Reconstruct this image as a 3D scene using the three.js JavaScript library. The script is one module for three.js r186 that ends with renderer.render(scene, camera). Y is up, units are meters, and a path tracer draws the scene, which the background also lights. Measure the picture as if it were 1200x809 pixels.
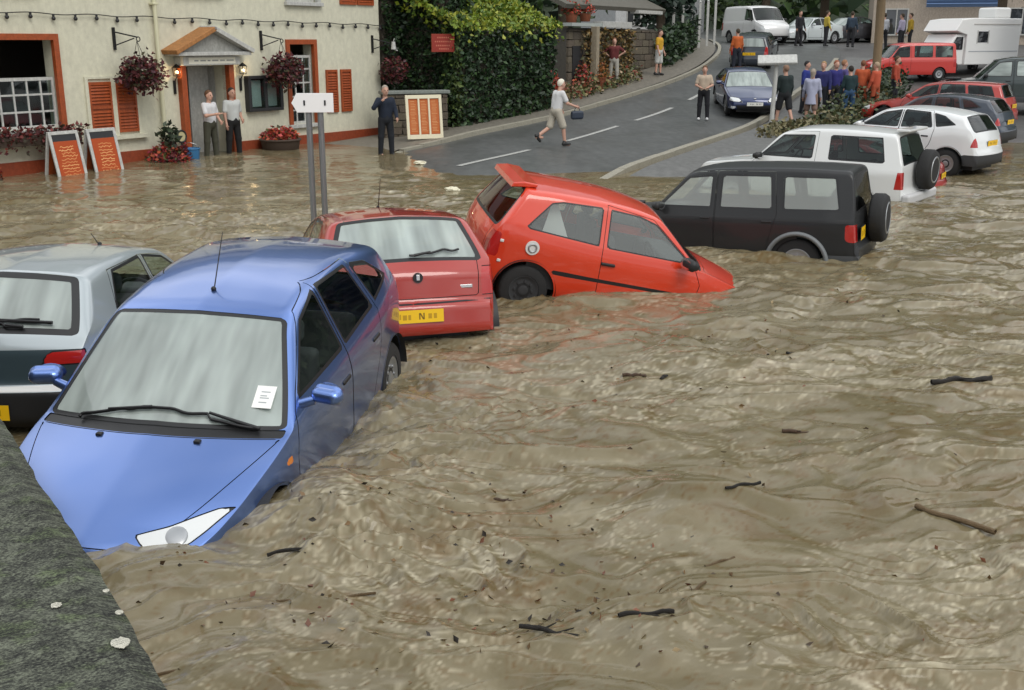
import * as THREE from 'three';
import { RoundedBoxGeometry } from 'three/addons/geometries/RoundedBoxGeometry.js';
import { mergeGeometries } from 'three/addons/utils/BufferGeometryUtils.js';
import { createNoise2D, createNoise3D } from 'simplex-noise';

// ------------------------------------------------------------ camera, sky, sun, exposure
const scene = new THREE.Scene();
const camera = new THREE.PerspectiveCamera(35.33, 1024 / 690, 0.1, 900);
camera.position.set(0, 2.78, 0);
camera.rotation.set(-15.68 * Math.PI / 180, 0, 0);
const renderer = new THREE.WebGLRenderer({ antialias: true });
renderer.setSize(1024, 690);
renderer.toneMapping = THREE.LinearToneMapping;
renderer.toneMappingExposure = 1.34;
renderer.shadowMap.enabled = true;

function mulberry(a) { return () => { a |= 0; a = a + 0x6D2B79F5 | 0; let t = Math.imul(a ^ a >>> 15, 1 | a); t = t + Math.imul(t ^ t >>> 7, 61 | t) ^ t; return ((t ^ t >>> 14) >>> 0) / 4294967296; }; }
const rnd = mulberry(1234567);
const n2 = createNoise2D(mulberry(11)), n3 = createNoise3D(mulberry(22));
const clamp = (x, a = 0, b = 1) => Math.min(b, Math.max(a, x));
const lerp = (a, b, t) => a + (b - a) * t;
const sstep = (a, b, x) => { const t = clamp((x - a) / (b - a)); return t * t * (3 - 2 * t); };
const R = d => d * Math.PI / 180;
const fbm3 = (x, y, z, o = 4) => { let s = 0, a = .5; for (let i = 0; i < o; i++) { s += a * n3(x, y, z); x *= 2.03; y *= 2.03; z *= 2.03; a *= .5; } return s; };
const fbm2 = (x, y, o = 4) => { let s = 0, a = .5; for (let i = 0; i < o; i++) { s += a * n2(x, y); x *= 2.03; y *= 2.03; a *= .5; } return s; };

{ // overcast sky: broken layer of bright cloud
  const W = 512, H = 256, d = new Float32Array(W * H * 4);
  for (let j = 0; j < H; j++) for (let i = 0; i < W; i++) {
    const el = ((j + .5) / H - .5) * Math.PI, az = (i + .5) / W * 2 * Math.PI;
    const y = Math.sin(el), c = Math.cos(el), x = c * Math.cos(az), z = c * Math.sin(az);
    const k = 1 / (Math.abs(y) + .25);
    const cl = fbm3(x * k * 1.1 + 3, z * k * 1.1, y * .6, 5) * 1.7;
    const b = (0.62 + 0.38 * Math.max(0, y)) * (1 + .7 * clamp(cl, -.85, 1));
    const t = clamp(.5 - cl * .6);
    const o = (j * W + i) * 4;
    d[o] = b * lerp(1.0, .86, t); d[o + 1] = b * lerp(1.0, .93, t); d[o + 2] = b * lerp(1.0, 1.0, t); d[o + 3] = 1;
  }
  const t = new THREE.DataTexture(d, W, H, THREE.RGBAFormat, THREE.FloatType);
  t.mapping = THREE.EquirectangularReflectionMapping; t.magFilter = THREE.LinearFilter; t.minFilter = THREE.LinearFilter;
  t.needsUpdate = true; scene.background = t; scene.environment = t;
  scene.backgroundIntensity = 1.0; scene.environmentIntensity = 1.0;
}
const sun = new THREE.DirectionalLight(new THREE.Color(1, .96, .9), 1.1);
sun.position.set(20, 36, 8); sun.target.position.set(2, 0, -20);
sun.castShadow = true; sun.shadow.radius = 55; sun.shadow.mapSize.set(2048, 2048);
Object.assign(sun.shadow.camera, { left: -45, right: 45, top: 45, bottom: -45, near: 1, far: 140 });
scene.add(sun, sun.target);

// ------------------------------------------------------------ helpers
const used = {};
function numbered(n) { used[n] = (used[n] ?? -1) + 1; return used[n] ? n + '_' + String(used[n]).padStart(3, '0') : n; }
function tag(o, label, category, group, kind) { if (label) o.userData.label = label; if (category) o.userData.category = category; if (group) o.userData.group = group; if (kind) o.userData.kind = kind; return o; }
function thing(name, label, category, p = [0, 0, 0], turn = 0, group) { const g = new THREE.Group(); g.name = numbered(name); g.position.set(...p); g.rotation.y = turn; scene.add(g); return tag(g, label, category, group); }
function obj(name, geo, m, parent) {
  const g = Array.isArray(geo) ? merge(geo) : geo;
  const o = new THREE.Mesh(g, m); o.castShadow = o.receiveShadow = true;
  o.name = parent ? name : numbered(name); (parent || scene).add(o); return o;
}
function merge(list) {
  return mergeGeometries(list.map(g => { g = g.index ? g.toNonIndexed() : g; for (const k of Object.keys(g.attributes)) if (!['position', 'normal', 'uv'].includes(k)) g.deleteAttribute(k); if (!g.attributes.uv) g.setAttribute('uv', new THREE.BufferAttribute(new Float32Array(g.attributes.position.count * 2), 2)); if (!g.attributes.normal) g.computeVertexNormals(); return g; }));
}
function struct(name, geo, m) { const o = obj(name, geo, m); o.userData.kind = 'structure'; return o; }
const M4 = new THREE.Matrix4(), E0 = new THREE.Euler();
function tf(g, x = 0, y = 0, z = 0, rx = 0, ry = 0, rz = 0) { g.applyMatrix4(M4.makeRotationFromEuler(E0.set(rx, ry, rz)).setPosition(x, y, z)); return g; }
function uvm(g, s = 1) { // uv in metres, by the way the face points
  g = g.index ? g.toNonIndexed() : g; const p = g.attributes.position, n = g.attributes.normal, u = new Float32Array(p.count * 2);
  for (let i = 0; i < p.count; i++) {
    const a = Math.abs(n.getX(i)), b = Math.abs(n.getY(i)), c = Math.abs(n.getZ(i));
    let U, V; if (b >= a && b >= c) { U = p.getX(i); V = p.getZ(i); } else if (a >= c) { U = p.getZ(i); V = p.getY(i); } else { U = p.getX(i); V = p.getY(i); }
    u[2 * i] = U * s; u[2 * i + 1] = V * s;
  }
  g.setAttribute('uv', new THREE.BufferAttribute(u, 2)); return g;
}
function box(x0, x1, y0, y1, z0, z1, r = 0) {
  const w = x1 - x0, h = y1 - y0, d = z1 - z0;
  const g = r ? new RoundedBoxGeometry(w, h, d, 2, Math.min(r, w / 2.05, h / 2.05, d / 2.05)) : new THREE.BoxGeometry(w, h, d);
  g.translate((x0 + x1) / 2, (y0 + y1) / 2, (z0 + z1) / 2); return uvm(g);
}
function bar(a, b, r, r2 = r, seg = 8) {
  const A = new THREE.Vector3(...a), B = new THREE.Vector3(...b), d = B.clone().sub(A), L = d.length();
  const g = new THREE.CylinderGeometry(r2, r, L, seg); g.translate(0, L / 2, 0);
  g.applyQuaternion(new THREE.Quaternion().setFromUnitVectors(new THREE.Vector3(0, 1, 0), d.normalize())); g.translate(...a); return g;
}
function tube(pts, r, seg = 24, rad = 6) { return new THREE.TubeGeometry(new THREE.CatmullRomCurve3(pts.map(p => new THREE.Vector3(...p))), seg, r, rad); }
const lin = (r, g, b) => new THREE.Color().setRGB(r, g, b);
const std = (c, o = {}) => new THREE.MeshStandardMaterial({ color: Array.isArray(c) ? lin(...c) : c, roughness: .7, ...o });
const phy = (c, o = {}) => new THREE.MeshPhysicalMaterial({ color: Array.isArray(c) ? lin(...c) : c, roughness: .4, ...o });
function dataTex(n, f, rep = 1, srgb = true) { // f(u,v) -> grey or [r,g,b], 0..1, tiled
  const d = new Uint8Array(n * n * 4);
  for (let j = 0; j < n; j++) for (let i = 0; i < n; i++) { const c = f(i / n, j / n), o = (j * n + i) * 4; const a = Array.isArray(c) ? c : [c, c, c]; for (let k = 0; k < 3; k++) d[o + k] = clamp(a[k]) * 255; d[o + 3] = 255; }
  const t = new THREE.DataTexture(d, n, n); t.wrapS = t.wrapT = THREE.RepeatWrapping; t.magFilter = THREE.LinearFilter; t.minFilter = THREE.LinearMipmapLinearFilter; t.generateMipmaps = true;
  if (srgb) t.colorSpace = THREE.SRGBColorSpace; t.repeat.set(rep, rep); t.needsUpdate = true; return t;
}
function tileN(u, v, f, o = 4, k = .35) { // noise on a torus, so that it tiles
  const a = u * 2 * Math.PI, b = v * 2 * Math.PI; let s = 0, am = .5, fr = f;
  for (let i = 0; i < o; i++) { s += am * (n3(Math.cos(a) * fr * k, Math.sin(a) * fr * k, Math.cos(b) * fr * k) + n3(Math.sin(b) * fr * k + 7, Math.cos(a) * fr * k + 3, Math.sin(a) * fr * k)) * .7; fr *= 2; am *= .55; }
  return s;
}
function canvasTex(w, h, draw) { const c = document.createElement('canvas'); c.width = w; c.height = h; draw(c.getContext('2d'), w, h); const t = new THREE.CanvasTexture(c); t.colorSpace = THREE.SRGBColorSpace; return t; }
const grit = dataTex(512, (u, v) => .5 + .35 * tileN(u, v, 60, 3) + .25 * tileN(u, v, 6, 3), 1, false);
const mottle = dataTex(512, (u, v) => { const t = .82 + .1 * tileN(u, v, 5, 4) + .07 * tileN(u + .3, v, 40, 3); return t; });

// ground height: river bed, then the road climbing away
const GT = [[-40, -.5], [0, -.5], [12, -.5], [16, -.62], [18, -.55], [21, -.34], [24.5, 0], [27.4, .035], [30, .07], [33, .16], [36, .29], [40, .62], [43, .98], [46, 1.4], [50, 1.86], [60, 2.55], [80, 3.3], [110, 4.1], [140, 5], [400, 6]];
function interp(T, x) { // smooth table
  const s = T[0][0] < T[T.length - 1][0] ? 1 : -1; const n = T.length;
  if ((x - T[0][0]) * s <= 0) return T[0][1]; if ((x - T[n - 1][0]) * s >= 0) return T[n - 1][1];
  let i = 0; while ((x - T[i + 1][0]) * s > 0) i++;
  const [x1, y1] = T[i], [x2, y2] = T[i + 1], h = x2 - x1;
  const sl = (a, b) => (b[1] - a[1]) / (b[0] - a[0]), m = sl(T[i], T[i + 1]);
  const lim = (p, q) => p * q <= 0 ? 0 : 2 * p * q / (p + q);
  const m1 = i ? lim(sl(T[i - 1], T[i]), m) : m, m2 = i < n - 2 ? lim(m, sl(T[i + 1], T[i + 2])) : m;
  const t = (x - x1) / h, t2 = t * t, t3 = t2 * t;
  return (2 * t3 - 3 * t2 + 1) * y1 + (t3 - 2 * t2 + t) * h * m1 + (-2 * t3 + 3 * t2) * y2 + (t3 - t2) * h * m2;
}
const GC = []; for (let i = 0; i < 4400; i++) GC.push(interp(GT, -40 + i * .1));
function G(x, z) { const d = -z - (5.6 * sstep(-1.2, -3.7, x) + 3 * sstep(-3.8, -8, x)) * sstep(42, 34, -z) - (.9 * sstep(2.5, 9, x) + 3.6 * sstep(9.6, 13, x)) * sstep(39, 30, -z); const q = clamp((d + 40) * 10, 0, 4398), i = q | 0; return lerp(GC[i], GC[i + 1], q - i); }
const mTyre = std([.018, .018, .018], { roughness: .8, bumpMap: grit, bumpScale: .004 }), mBlack = std([.014, .014, .015], { roughness: .55 }), mSeal = std([.012, .012, .013], { roughness: .4 }), mChrome = std([.62, .62, .62], { metalness: 1, roughness: .22 }), mRim = std([.42, .43, .44], { metalness: .8, roughness: .4 });
const mTrim = std([.035, .036, .038], { roughness: .65 }), mSeat = std([.06, .062, .068], { roughness: .9 }), mTail = phy([.42, .012, .01], { roughness: .18, clearcoat: 1 }), mAmber = phy([.7, .2, .02], { roughness: .2, clearcoat: 1 }), mLens = phy([.72, .74, .74], { roughness: .12, clearcoat: 1 }), mPlast = std([.7, .7, .68], { roughness: .5 });
// ------------------------------------------------------------ ground, road, kerbs, water
const mGround = std([.13, .125, .12], { map: mottle.clone(), bumpMap: grit, bumpScale: .01, roughness: .55 }); mGround.map.repeat.set(.25, .25);
const tarTex = dataTex(512, (u, v) => { const a = .8 + .14 * tileN(u, v, 90, 2) + .12 * tileN(u, v, 4, 4); return [a, a * 1.0, a * .99]; });
const wetTex = dataTex(256, (u, v) => .72 + .3 * tileN(u, v, 1.2, 3), 1, false); wetTex.repeat.set(.3, .3);
const mRoad = std([.125, .13, .128], { map: tarTex, roughness: .62, roughnessMap: wetTex, bumpMap: grit, bumpScale: .0015 });
const mPave = std([.26, .235, .19], { map: mottle, bumpMap: grit, bumpScale: .006, roughness: .6 });
const mKerb = std([.46, .43, .34], { map: mottle, roughness: .65, bumpMap: grit, bumpScale: .004 });
const mPaint = std([.62, .62, .58], { map: mottle, roughness: .5 });
function fixUp(g) { const n = g.attributes.normal; let s = 0; for (let i = 0; i < n.count; i++) s += n.getY(i); if (s < 0) { const I = g.index.array; for (let i = 0; i < I.length; i += 3) { const t = I[i]; I[i] = I[i + 1]; I[i + 1] = t; } g.computeVertexNormals(); } return g; }
function sheet(xs, zs, yf, us = .3) {
  const nx = xs.length, nz = zs.length, p = new Float32Array(nx * nz * 3), u = new Float32Array(nx * nz * 2), id = [];
  for (let j = 0; j < nz; j++) for (let i = 0; i < nx; i++) { const o = j * nx + i; p[3 * o] = xs[i]; p[3 * o + 1] = yf(xs[i], zs[j]); p[3 * o + 2] = zs[j]; u[2 * o] = xs[i] * us; u[2 * o + 1] = zs[j] * us; if (i < nx - 1 && j < nz - 1) id.push(o, o + 1, o + nx, o + 1, o + nx + 1, o + nx); }
  const g = new THREE.BufferGeometry(); g.setAttribute('position', new THREE.BufferAttribute(p, 3)); g.setAttribute('uv', new THREE.BufferAttribute(u, 2)); g.setIndex(id); g.computeVertexNormals(); return fixUp(g);
}
const range = (a, b, s) => { const r = []; const n = Math.round((b - a) / s); for (let i = 0; i <= n; i++) r.push(a + (b - a) * i / n); return r; };
{
  const xs = [-300, -150, -80, -50, ...range(-35, 45, .8), 60, 90, 160, 300], zs = [40, 20, 8, ...range(-75, 0, .8).reverse(), -80, -90, -100, -120, -150, -220, -390];
  const g = sheet(xs, zs.reverse(), (x, z) => G(x, z) - .03 - .03 * sstep(60, 90, -z)); struct('ground', g, mGround);
}
// the road runs up between two kerb lines (x, distance)
const LK = [[-9.5, 19.5], [-6.3, 23.6], [-2.9, 28.6], [-1.0, 32.4], [3.1, 39.5], [7.3, 46.2], [8.95, 50.5], [10.6, 58], [11.5, 70], [12, 95]];
const RK = [[-1.5, 15.5], [2.2, 23.2], [5.4, 30], [7.6, 34.4], [10.4, 41], [13.6, 47.5], [15.8, 54], [17.6, 62], [19, 74], [20, 97]];
const crv = T => new THREE.CatmullRomCurve3(T.map(([x, d]) => new THREE.Vector3(x, 0, -d)), false, 'centripetal');
const cL = crv(LK), cR = crv(RK);
{
  const N = 160, K = 10, p = [], u = [], id = [];
  for (let i = 0; i <= N; i++) { const a = cL.getPoint(i / N), b = cR.getPoint(i / N); for (let k = 0; k <= K; k++) { const q = a.clone().lerp(b, k / K); p.push(q.x, G(q.x, q.z) + .004 + .07 * Math.sin(k / K * Math.PI), q.z); u.push(q.x * .4, q.z * .4); if (i < N && k < K) { const o = i * (K + 1) + k; id.push(o, o + 1, o + K + 1, o + 1, o + K + 2, o + K + 1); } } }
  const g = new THREE.BufferGeometry(); g.setAttribute('position', new THREE.Float32BufferAttribute(p, 3)); g.setAttribute('uv', new THREE.Float32BufferAttribute(u, 2)); g.setIndex(id); g.computeVertexNormals(); fixUp(g); const road = struct('road', g, mRoad);
  // centre dashes
  const roadY = (x, z) => G(x, z) + .004 + .07;
  const cen = new THREE.CatmullRomCurve3([[-1.2, 24.5], [.4, 27.7], [1.5, 30], [3.2, 33.7], [3.9, 35.2], [5.5, 38.3], [6.6, 40.6], [9.4, 46.5], [11.5, 51.5], [13.3, 60]].map(([x, d]) => new THREE.Vector3(x, 0, -d)), false, 'centripetal');
  for (const [d0, d1] of [[24.3, 27.8], [30, 33.8], [35.3, 38.4], [40.2, 42.6], [44.6, 47], [49.5, 52.5]]) {
    const P = [], U = [], I = []; const n = 14;
    for (let i = 0; i <= n; i++) { const dd = lerp(d0, d1, i / n); let lo = 0, hi = 1; for (let k = 0; k < 30; k++) { const m = (lo + hi) / 2; -cen.getPoint(m).z < dd ? lo = m : hi = m; } const c = cen.getPoint(lo), t = cen.getTangent(lo), nx = -t.z, nz = t.x, l = Math.hypot(nx, nz); for (const s of [-.075, .075]) { const x = c.x + nx / l * s, z = c.z + nz / l * s; P.push(x, roadY(x, z) + .009, z); U.push(x, z); } if (i < n) { const o = i * 2; I.push(o, o + 2, o + 1, o + 1, o + 2, o + 3); } }
    const m = new THREE.BufferGeometry(); m.setAttribute('position', new THREE.Float32BufferAttribute(P, 3)); m.setAttribute('uv', new THREE.Float32BufferAttribute(U, 2)); m.setIndex(I); m.computeVertexNormals(); fixUp(m); obj('painted_dash', m, mPaint, road);
  }
}
function kerb(name, cv, side, len, w = .16, dMax = 64) { // separate kerbstones along the curve
  const g = thing(name, null, null); g.userData.kind = 'structure'; const L = cv.getLength(), n = Math.floor(L / len); const stones = [0, 1, 2].map(i => box(-.5, .5, -.25, .5, 0, 1, .03));
  for (let i = 0; i < n; i++) {
    const a = cv.getPointAt(i / n), b = cv.getPointAt((i + 1) / n); if (-a.z > dMax || -a.z < 17) continue; const m = a.clone().add(b).multiplyScalar(.5);
    const o = obj('kerbstone', stones[i % 3], mKerb, g); const l = a.distanceTo(b);
    o.scale.set(l - .012, .26, w); o.position.set(m.x, G(m.x, m.z) - .13 * sstep(-1.7, -4, m.x) + rnd() * .008, m.z); o.rotation.set(0, Math.atan2(-(b.z - a.z), b.x - a.x), Math.atan2(G(b.x, b.z) - G(a.x, a.z), l), 'YXZ'); if (side > 0) o.rotateY(Math.PI);
  }
}
kerb('kerb_left', cL, -1, .92); kerb('kerb_right', cR, 1, .92, .2, 50);
function verge(name, cv, off0, off1, N, lift, m, end = 1) {
  const p = [], u = [], id = [], K = 8;
  for (let i = 0; i <= N; i++) { const a = cv.getPoint(i / N * end), t = cv.getTangent(i / N * end), nx = -t.z, nz = t.x, l = Math.hypot(nx, nz); for (let k = 0; k <= K; k++) { const s = lerp(off0, off1, k / K), x = a.x + nx / l * s, z = a.z + nz / l * s; p.push(x, G(x, z) + lift * sstep(-4.2, -1.7, x), z); u.push(x * .5, z * .5); if (i < N && k < K) { const o = i * (K + 1) + k; id.push(o, o + K + 1, o + 1, o + 1, o + K + 1, o + K + 2); } } }
  const g = new THREE.BufferGeometry(); g.setAttribute('position', new THREE.Float32BufferAttribute(p, 3)); g.setAttribute('uv', new THREE.Float32BufferAttribute(u, 2)); g.setIndex(id); g.computeVertexNormals(); fixUp(g); return struct(name, g, m);
}
verge('pavement_left', cL, -.13, -3.2, 160, .1, mPave);
verge('pavement_right', cR, .27, 1.9, 160, .1, std([.2, .2, .195], { map: tarTex, roughness: .6, bumpMap: grit, bumpScale: .004 }), .62);

// ------------------------------------------------------------ flood water: real waves on an opaque brown flow
const bumpsW = []; // [x, z, radius, height, chop]
function heap(x, d, r, h, c) { bumpsW.push([x, -d, r, h, c]); }
heap(-1.85, 5.1, .5, .1, .5); heap(-1.1, 5.9, .4, .12, 1.1); heap(-1.2, 6.4, .3, .1, .8); heap(-.75, 5.9, .5, .07, 1.4); heap(-.7, 6.6, .6, .06, 1.5); heap(-.55, 7.7, .6, .05, 1.4); heap(-.4, 8.7, .6, .03, 1);
heap(-1.3, 4.2, .7, .05, 1.2); heap(1.15, 6.3, .35, .12, .5); heap(.1, 4.6, .8, 0, .8); heap(1.6, 4.3, 1, .03, .7); heap(2.4, 10.2, .9, .05, .5); heap(.9, 11.7, 1.0, .03, .8); heap(-.4, 10.2, .8, .02, .8); heap(-2.2, 17.5, 1.6, .04, 1); heap(-4.5, 16, 2, .04, 1); heap(6, 18.2, 1.2, .05, .9); heap(4.3, 13.4, 1.3, .04, .4); heap(3.3, 7.2, 1.1, .06, .2);
function wave(x, z) {
  const d = -z, dep = (sstep(.0, .5, -G(x, z)) * .93 + .07) * (1 - .62 * sstep(-1.5, -4, x) * sstep(17.5, 22, d)); let h = 0, ch = 1;
  for (const b of bumpsW) { const q = ((x - b[0]) ** 2 + (z - b[1]) ** 2) / (b[2] * b[2]); if (q < 9) { const e = Math.exp(-q); h += b[3] * e; ch += b[4] * e; } }
  const wx = x + .35 * n2(x * .5, z * .6) + .1 * n2(x * 1.9 + 5, z * 2.1), wz = z + .4 * n2(x * .45 + 9, z * .7 + 4) + .14 * n2(x * 1.5, z * 2.2 + 8);
  const sw = n2(wx * .38, wz * .75) * .055 + n2(wx * .9 + 20, wz * 1.7) * .03;
  const rg = v => { v = 1 - Math.abs(v); return v * v; };
  const act = sstep(-.35, .75, n2(x * .33 + 3, z * .45) + .35 * n2(x * .9, z * 1.3 + 5)); // calmer and rougher patches
  const r1 = (rg(n2(wx * .85 + 3, wz * 2.5)) - .35) * .034, r2 = (rg(n2(wx * 2.1 + 8, wz * 5.6)) - .35) * .017;
  const r3 = (rg(n2(wx * 4.6, wz * 11 + 3)) - .4) * .0105, r4 = n2(wx * 11, wz * 23) * .0042, r5 = (n2(wx * 24, wz * 44)) * .0017;
  return h * dep + dep * (sw + (r1 * .75 * (.55 + .5 * act) + r2 * .5 * (.12 + .88 * act) * Math.min(ch, 2.2)) * Math.min(ch, 1.8) + (r3 * .42 + r4 * .13 + r5 * .1) * (.1 + .75 * act) * (ch * .8));
}
{
  const zs = [], xs = []; for (let d = 1.4; d < 37; d *= 1.0040) zs.push(-d); zs.reverse();
  const nx = 640, nz = zs.length, p = new Float32Array(nx * nz * 3), u = new Float32Array(nx * nz * 2), c = new Float32Array(nx * nz * 3), id = new Uint32Array((nx - 1) * (nz - 1) * 6); let q = 0;
  for (let j = 0; j < nz; j++) { const z = zs[j], w = 2.2 - .68 * z;
    for (let i = 0; i < nx; i++) {
      const o = j * nx + i, x = (i / (nx - 1) * 2 - 1) * w; const y = wave(x, z); p[3 * o] = x; p[3 * o + 1] = y; p[3 * o + 2] = z; u[2 * o] = x; u[2 * o + 1] = z;
      // silt: swirls of paler froth and darker peat-brown water
      const a = x + .5 * n2(x * .8, z * 1.1 + 2) + .16 * n2(x * 3, z * 3.6), b = z + .5 * n2(x * .7 + 6, z * 1.2) + .14 * n2(x * 3.3 + 2, z * 3);
      const s1 = fbm2(a * .45, b * 1.25, 5), s2 = 1 - Math.abs(fbm2(a * 1.4 + 4, b * 3.9, 4)) * 2.4, s3 = fbm2(a * 7, b * 13, 3), pat = sstep(-.1, .5, n2(x * .3 + 7, z * .36));
      const ln = (v, w) => 1 - sstep(0, w, Math.abs(v)); const a2 = a + .3 * n2(a * 1.7 + 3, b * 1.3), b2 = b + .35 * n2(a * 1.1, b * 1.9 + 7);
      const l1 = ln(fbm2(a2 * .8 + 11, b2 * 2.1, 3), .05) * pat, l2 = ln(n2(a2 * 1.3 + 5, b2 * 3.6 + 3) + .3 * n2(a2 * 2.6, b2 * 6.4), .13) * sstep(-.1, .6, n2(x * .55 + 1, z * .6)), l3 = ln(n2(a2 * 2.6 + 2, b2 * 7) + .25 * n2(a2 * 5, b2 * 9), .16) * sstep(.1, .7, n2(x * .8 + 31, z * 1.1));
      let f = clamp(s1 * .8 + .2, 0, 1) * .24 + l1 * .45 + l2 * .34 + l3 * .26 + s3 * .03 + Math.max(0, s2 - .55) * .5 * pat; f = clamp(f, 0, 1);
      const br = clamp(sstep(.05, .55, fbm2(a * .6 + 30, b * 1.6, 4)) * .6 + ln(fbm2(a2 * 1.3 + 40, b2 * 3.1, 4), .06) * .8 + ln(n2(a2 * 1.7 + 50, b2 * 4.6), .12) * .45 * pat, 0, 1);
      f *= 1 - .6 * sstep(-.45, -.1, G(x, z)); // hardly any froth in the slack water
      const R0 = lerp(lerp(.155, .125, br), .56, f), G0 = lerp(lerp(.128, .078, br), .50, f), B0 = lerp(lerp(.072, .030, br), .36, f);
      c[3 * o] = R0; c[3 * o + 1] = G0; c[3 * o + 2] = B0;
      if (i < nx - 1 && j < nz - 1) { id[q++] = o; id[q++] = o + nx; id[q++] = o + 1; id[q++] = o + 1; id[q++] = o + nx; id[q++] = o + nx + 1; }
    } }
  const g = new THREE.BufferGeometry(); g.setAttribute('position', new THREE.BufferAttribute(p, 3)); g.setAttribute('uv', new THREE.BufferAttribute(u, 2)); g.setAttribute('color', new THREE.BufferAttribute(c, 3)); g.setIndex(new THREE.BufferAttribute(id, 1)); g.computeVertexNormals();
  const wb = dataTex(512, (a, b) => .5 + .5 * tileN(a, b, 14, 4), 1, false); wb.repeat.set(1.1, 1.7);
  const m = phy([1, 1, 1], { vertexColors: true, roughness: .13, ior: 1.33, bumpMap: wb, bumpScale: .0007 });
  struct('flood_water', g, m);
}
// ------------------------------------------------------------ the cream inn with orange woodwork
const cream = dataTex(512, (u, v) => { const a = .9 + .05 * tileN(u, v, 5, 4) + .035 * tileN(u, v, 50, 2); return [a, a * .995, a * .97]; });
const mCream = std([.80, .785, .65], { map: cream, bumpMap: grit, bumpScale: .008, roughness: .85 }); mCream.map.repeat.set(.5, .5);
const woodT = dataTex(256, (u, v) => { const a = .82 + .12 * tileN(u * .3, v, 30, 2) + .1 * tileN(u, v, 4, 3); return a; });
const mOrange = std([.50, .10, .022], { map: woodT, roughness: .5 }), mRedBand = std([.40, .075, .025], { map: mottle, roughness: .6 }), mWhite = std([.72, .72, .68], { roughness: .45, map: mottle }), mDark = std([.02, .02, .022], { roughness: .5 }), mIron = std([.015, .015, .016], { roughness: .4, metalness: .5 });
const mPaneIn = phy([.72, .8, .8], { transmission: 1, thickness: 0, roughness: .03, ior: 1.5 }), mBoardBack = std([.05, .04, .035]);
const slateT = std([.09, .095, .1], { roughness: .6, map: mottle });
const INN = { p: [-3.97, 0, -33.67], yaw: R(56.58) };
const innDir = new THREE.Vector3(Math.cos(INN.yaw), 0, -Math.sin(INN.yaw)), innN = new THREE.Vector3(Math.sin(INN.yaw), 0, Math.cos(INN.yaw));
const innAt = (x, y, z) => [INN.p[0] + innDir.x * x + innN.x * z, y, INN.p[2] + innDir.z * x + innN.z * z];
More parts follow.
